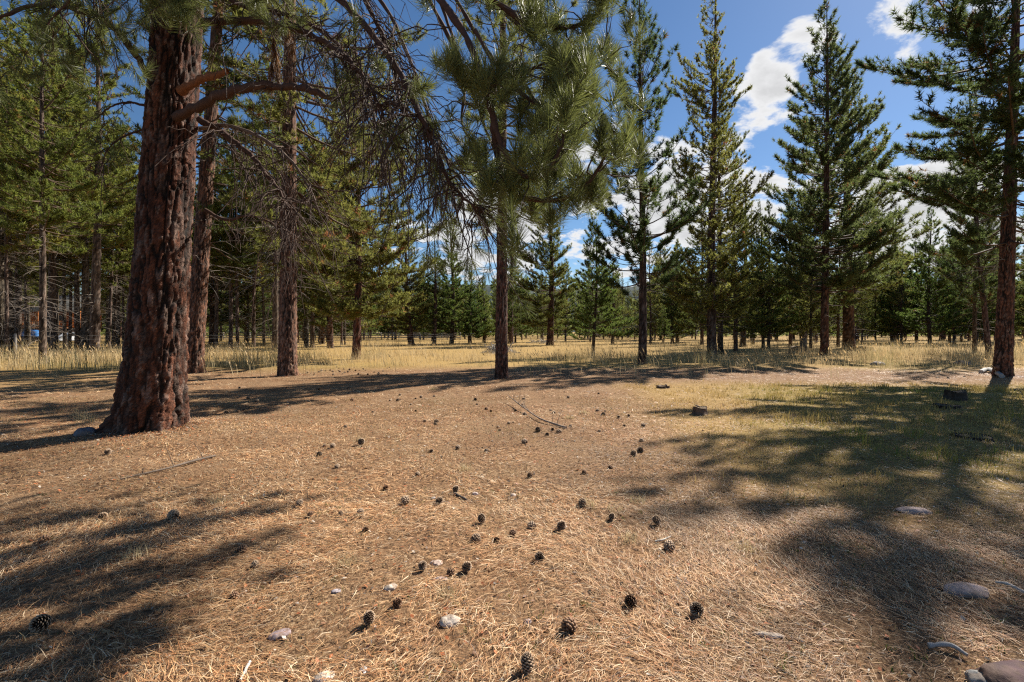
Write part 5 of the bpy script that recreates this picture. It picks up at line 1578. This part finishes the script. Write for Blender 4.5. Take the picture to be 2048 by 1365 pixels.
def grasses():
    rng = np.random.default_rng(15)
    # tall dry meadow
    Xs = []; Ys = []
    for n, d0, d1 in ((60000, 18.0, 32), (34000, 32, 60), (20000, 60, 130)):
        x, y = frustum(n, d0, d1, rng)
        clump = noise2(x, y, 0.6, 3, 80)
        keep = rng.random(n) < smooth(straw_amount(x, y), 0.25, 0.9) * (0.12 + 0.88 * smooth(clump, 0.36, 0.58))
        Xs.append(x[keep]); Ys.append(y[keep])
    x = np.concatenate(Xs); y = np.concatenate(Ys); n = len(x)
    short = smooth(np.abs(x + 1.0), 3, 9)  # shorter in front of the centre
    h = rng.uniform(0.15, 0.72, n) * (0.6 + 0.4 * short) * (0.25 + 1.5 * smooth(noise2(x, y, 0.45, 3, 81), 0.3, 0.7))
    w = 0.006 + 0.00034 * y
    g = np.clip(green_amount(x, y) + 0.75 * smooth(noise2(x, y, 0.22, 3, 83), 0.5, 0.66), 0, 1)[:, None] * (rng.random(n) < 0.7)[:, None]
    mixr = rng.random(n)[:, None]
    c = STRAW * 1.12 * (1 - 0.3 * mixr) + RUST * 0.3 * mixr
    c = c * (1 - g * 0.75) + OLIVE * g * 0.75
    c = c * rng.uniform(0.7, 1.2, n)[:, None]
    blades('meadow_grass', x, y, h, w, c, rng, 0.28, 'tall straw-coloured dry grass of the meadow between the trees', (-0.12, 0.0), rng.random(n) < 0.07)
    # seed stems standing at the edge of the meadow
    n = 2600
    px = rng.uniform(-60, 2110, n); py = rng.uniform(722, 757, n)
    d = CAM_H * FPX / (py - HOR); x = (px - 1024) / FPX * d; y = d
    keep = noise2(x, y, 0.9, 2, 85) > 0.60
    x, y = x[keep], y[keep]; n = len(x)
    h = rng.uniform(0.35, 0.85, n); w = np.full(n, 0.012)
    blades('seed_stems', x, y, h, w, STRAW * rng.uniform(0.75, 1.25, n)[:, None], rng, 0.22, 'pale bending grass stems with seed heads along the meadow edge', (-0.25, 0.05), np.ones(n, bool))
    # short yellow-green grass on the right
    n = 150000
    x, y = frustum(n, 3.0, 15.5, rng, 1.7)
    sa = straw_amount(x, y); ga = green_amount(x, y)
    clump = noise2(x, y, 3.0, 3, 90)
    keep = (x > -0.5) & (rng.random(n) < np.clip(sa * 0.8 + ga, 0, 1) * (0.15 + 0.85 * smooth(clump, 0.40, 0.62)))
    x, y, ga, clump = x[keep], y[keep], ga[keep], clump[keep]; n = len(x)
    h = rng.uniform(0.02, 0.10, n) * (0.4 + 1.5 * smooth(clump, 0.45, 0.72)) * (0.7 + 0.6 * ga)
    w = 0.0028 + 0.0007 * y
    gm = (ga * (0.35 + 0.65 * smooth(noise2(x, y, 1.2, 2, 91), 0.4, 0.62)))[:, None]
    c = np.array([0.46, 0.32, 0.12]) * (1 - gm) + np.where(rng.random(n)[:, None] < 0.25, FRESH, OLIVE * np.array([1.7, 1.45, 1.2])) * gm
    blades('short_grass', x, y, h, w, c * rng.uniform(0.7, 1.25, n)[:, None], rng, 0.5, 'short yellow-green grass patch on the right foreground')
    # dry stubble through the litter
    n = 72000
    x, y = frustum(n, 1.6, 11, rng, 1.6)
    keep = smooth(noise2(x, y, 1.1, 3, 95), 0.40, 0.62) > rng.random(n)
    x, y = x[keep], y[keep]; n = len(x)
    h = rng.uniform(0.012, 0.05, n); w = 0.0022 + 0.0006 * y
    pal = np.array([[0.50, 0.36, 0.17], [0.36, 0.19, 0.08], [0.24, 0.16, 0.09], [0.14, 0.17, 0.045]])
    c = pal[rng.choice(4, n, p=[0.45, 0.27, 0.2, 0.08])] * rng.uniform(0.7, 1.2, n)[:, None]
    blades('dry_stubble', x, y, h, w, c, rng, 0.7, 'low dry stubble poking through the needle litter')
    # small green sprouts near the camera
    cx, cyy = frustum(420, 1.7, 4.6, rng, 1.3)
    keep = noise2(cx, cyy, 0.8, 2, 97) > 0.48
    cx, cyy = cx[keep], cyy[keep]
    x = np.repeat(cx, 9) + rng.normal(size=len(cx) * 9) * 0.02; y = np.repeat(cyy, 9) + rng.normal(size=len(cx) * 9) * 0.02; n = len(x)
    blades('green_sprouts', x, y, rng.uniform(0.012, 0.04, n), np.full(n, 0.005), np.array([0.13, 0.17, 0.035]) * rng.uniform(0.6, 1.3, n)[:, None], rng, 0.8, 'tiny green weeds sprouting between the needles', cat='weeds')
    # straw tufts here and there
    spots = [(720, 886), (440, 1010), (900, 1185), (1230, 1020), (1180, 1010), (690, 1130), (1275, 1003), (930, 940), (1140, 840), (1170, 828), (865, 780), (1255, 1075), (1490, 1100), (1580, 985), (1650, 1000), (180, 850), (160, 842), (270, 1120)]
    xs = []; ys = []; hs = []
    for px_, py_ in spots:
        gx_, gy_ = on_ground(px_, py_); m = 60
        xs.append(gx_ + rng.normal(size=m) * 0.045); ys.append(gy_ + rng.normal(size=m) * 0.045); hs.append(rng.uniform(0.03, 0.10, m) * (2.6 if py_ in (850, 842) else 1))
    x = np.concatenate(xs); y = np.concatenate(ys); h = np.concatenate(hs); n = len(x)
    blades('straw_tufts', x, y, h, 0.0025 + 0.0006 * y, STRAW * 1.05 * rng.uniform(0.7, 1.2, n)[:, None], rng, 0.7, 'small pale straw tufts scattered over the litter')


grasses()

tri = sum(len(m.loops) - 2 * len(m.polygons) for m in bpy.data.meshes)
print('TRIS', tri, {k: len(v['crown'].polygons) for k, v in PROTO.items()}, 'OBJECTS', len(bpy.data.objects))
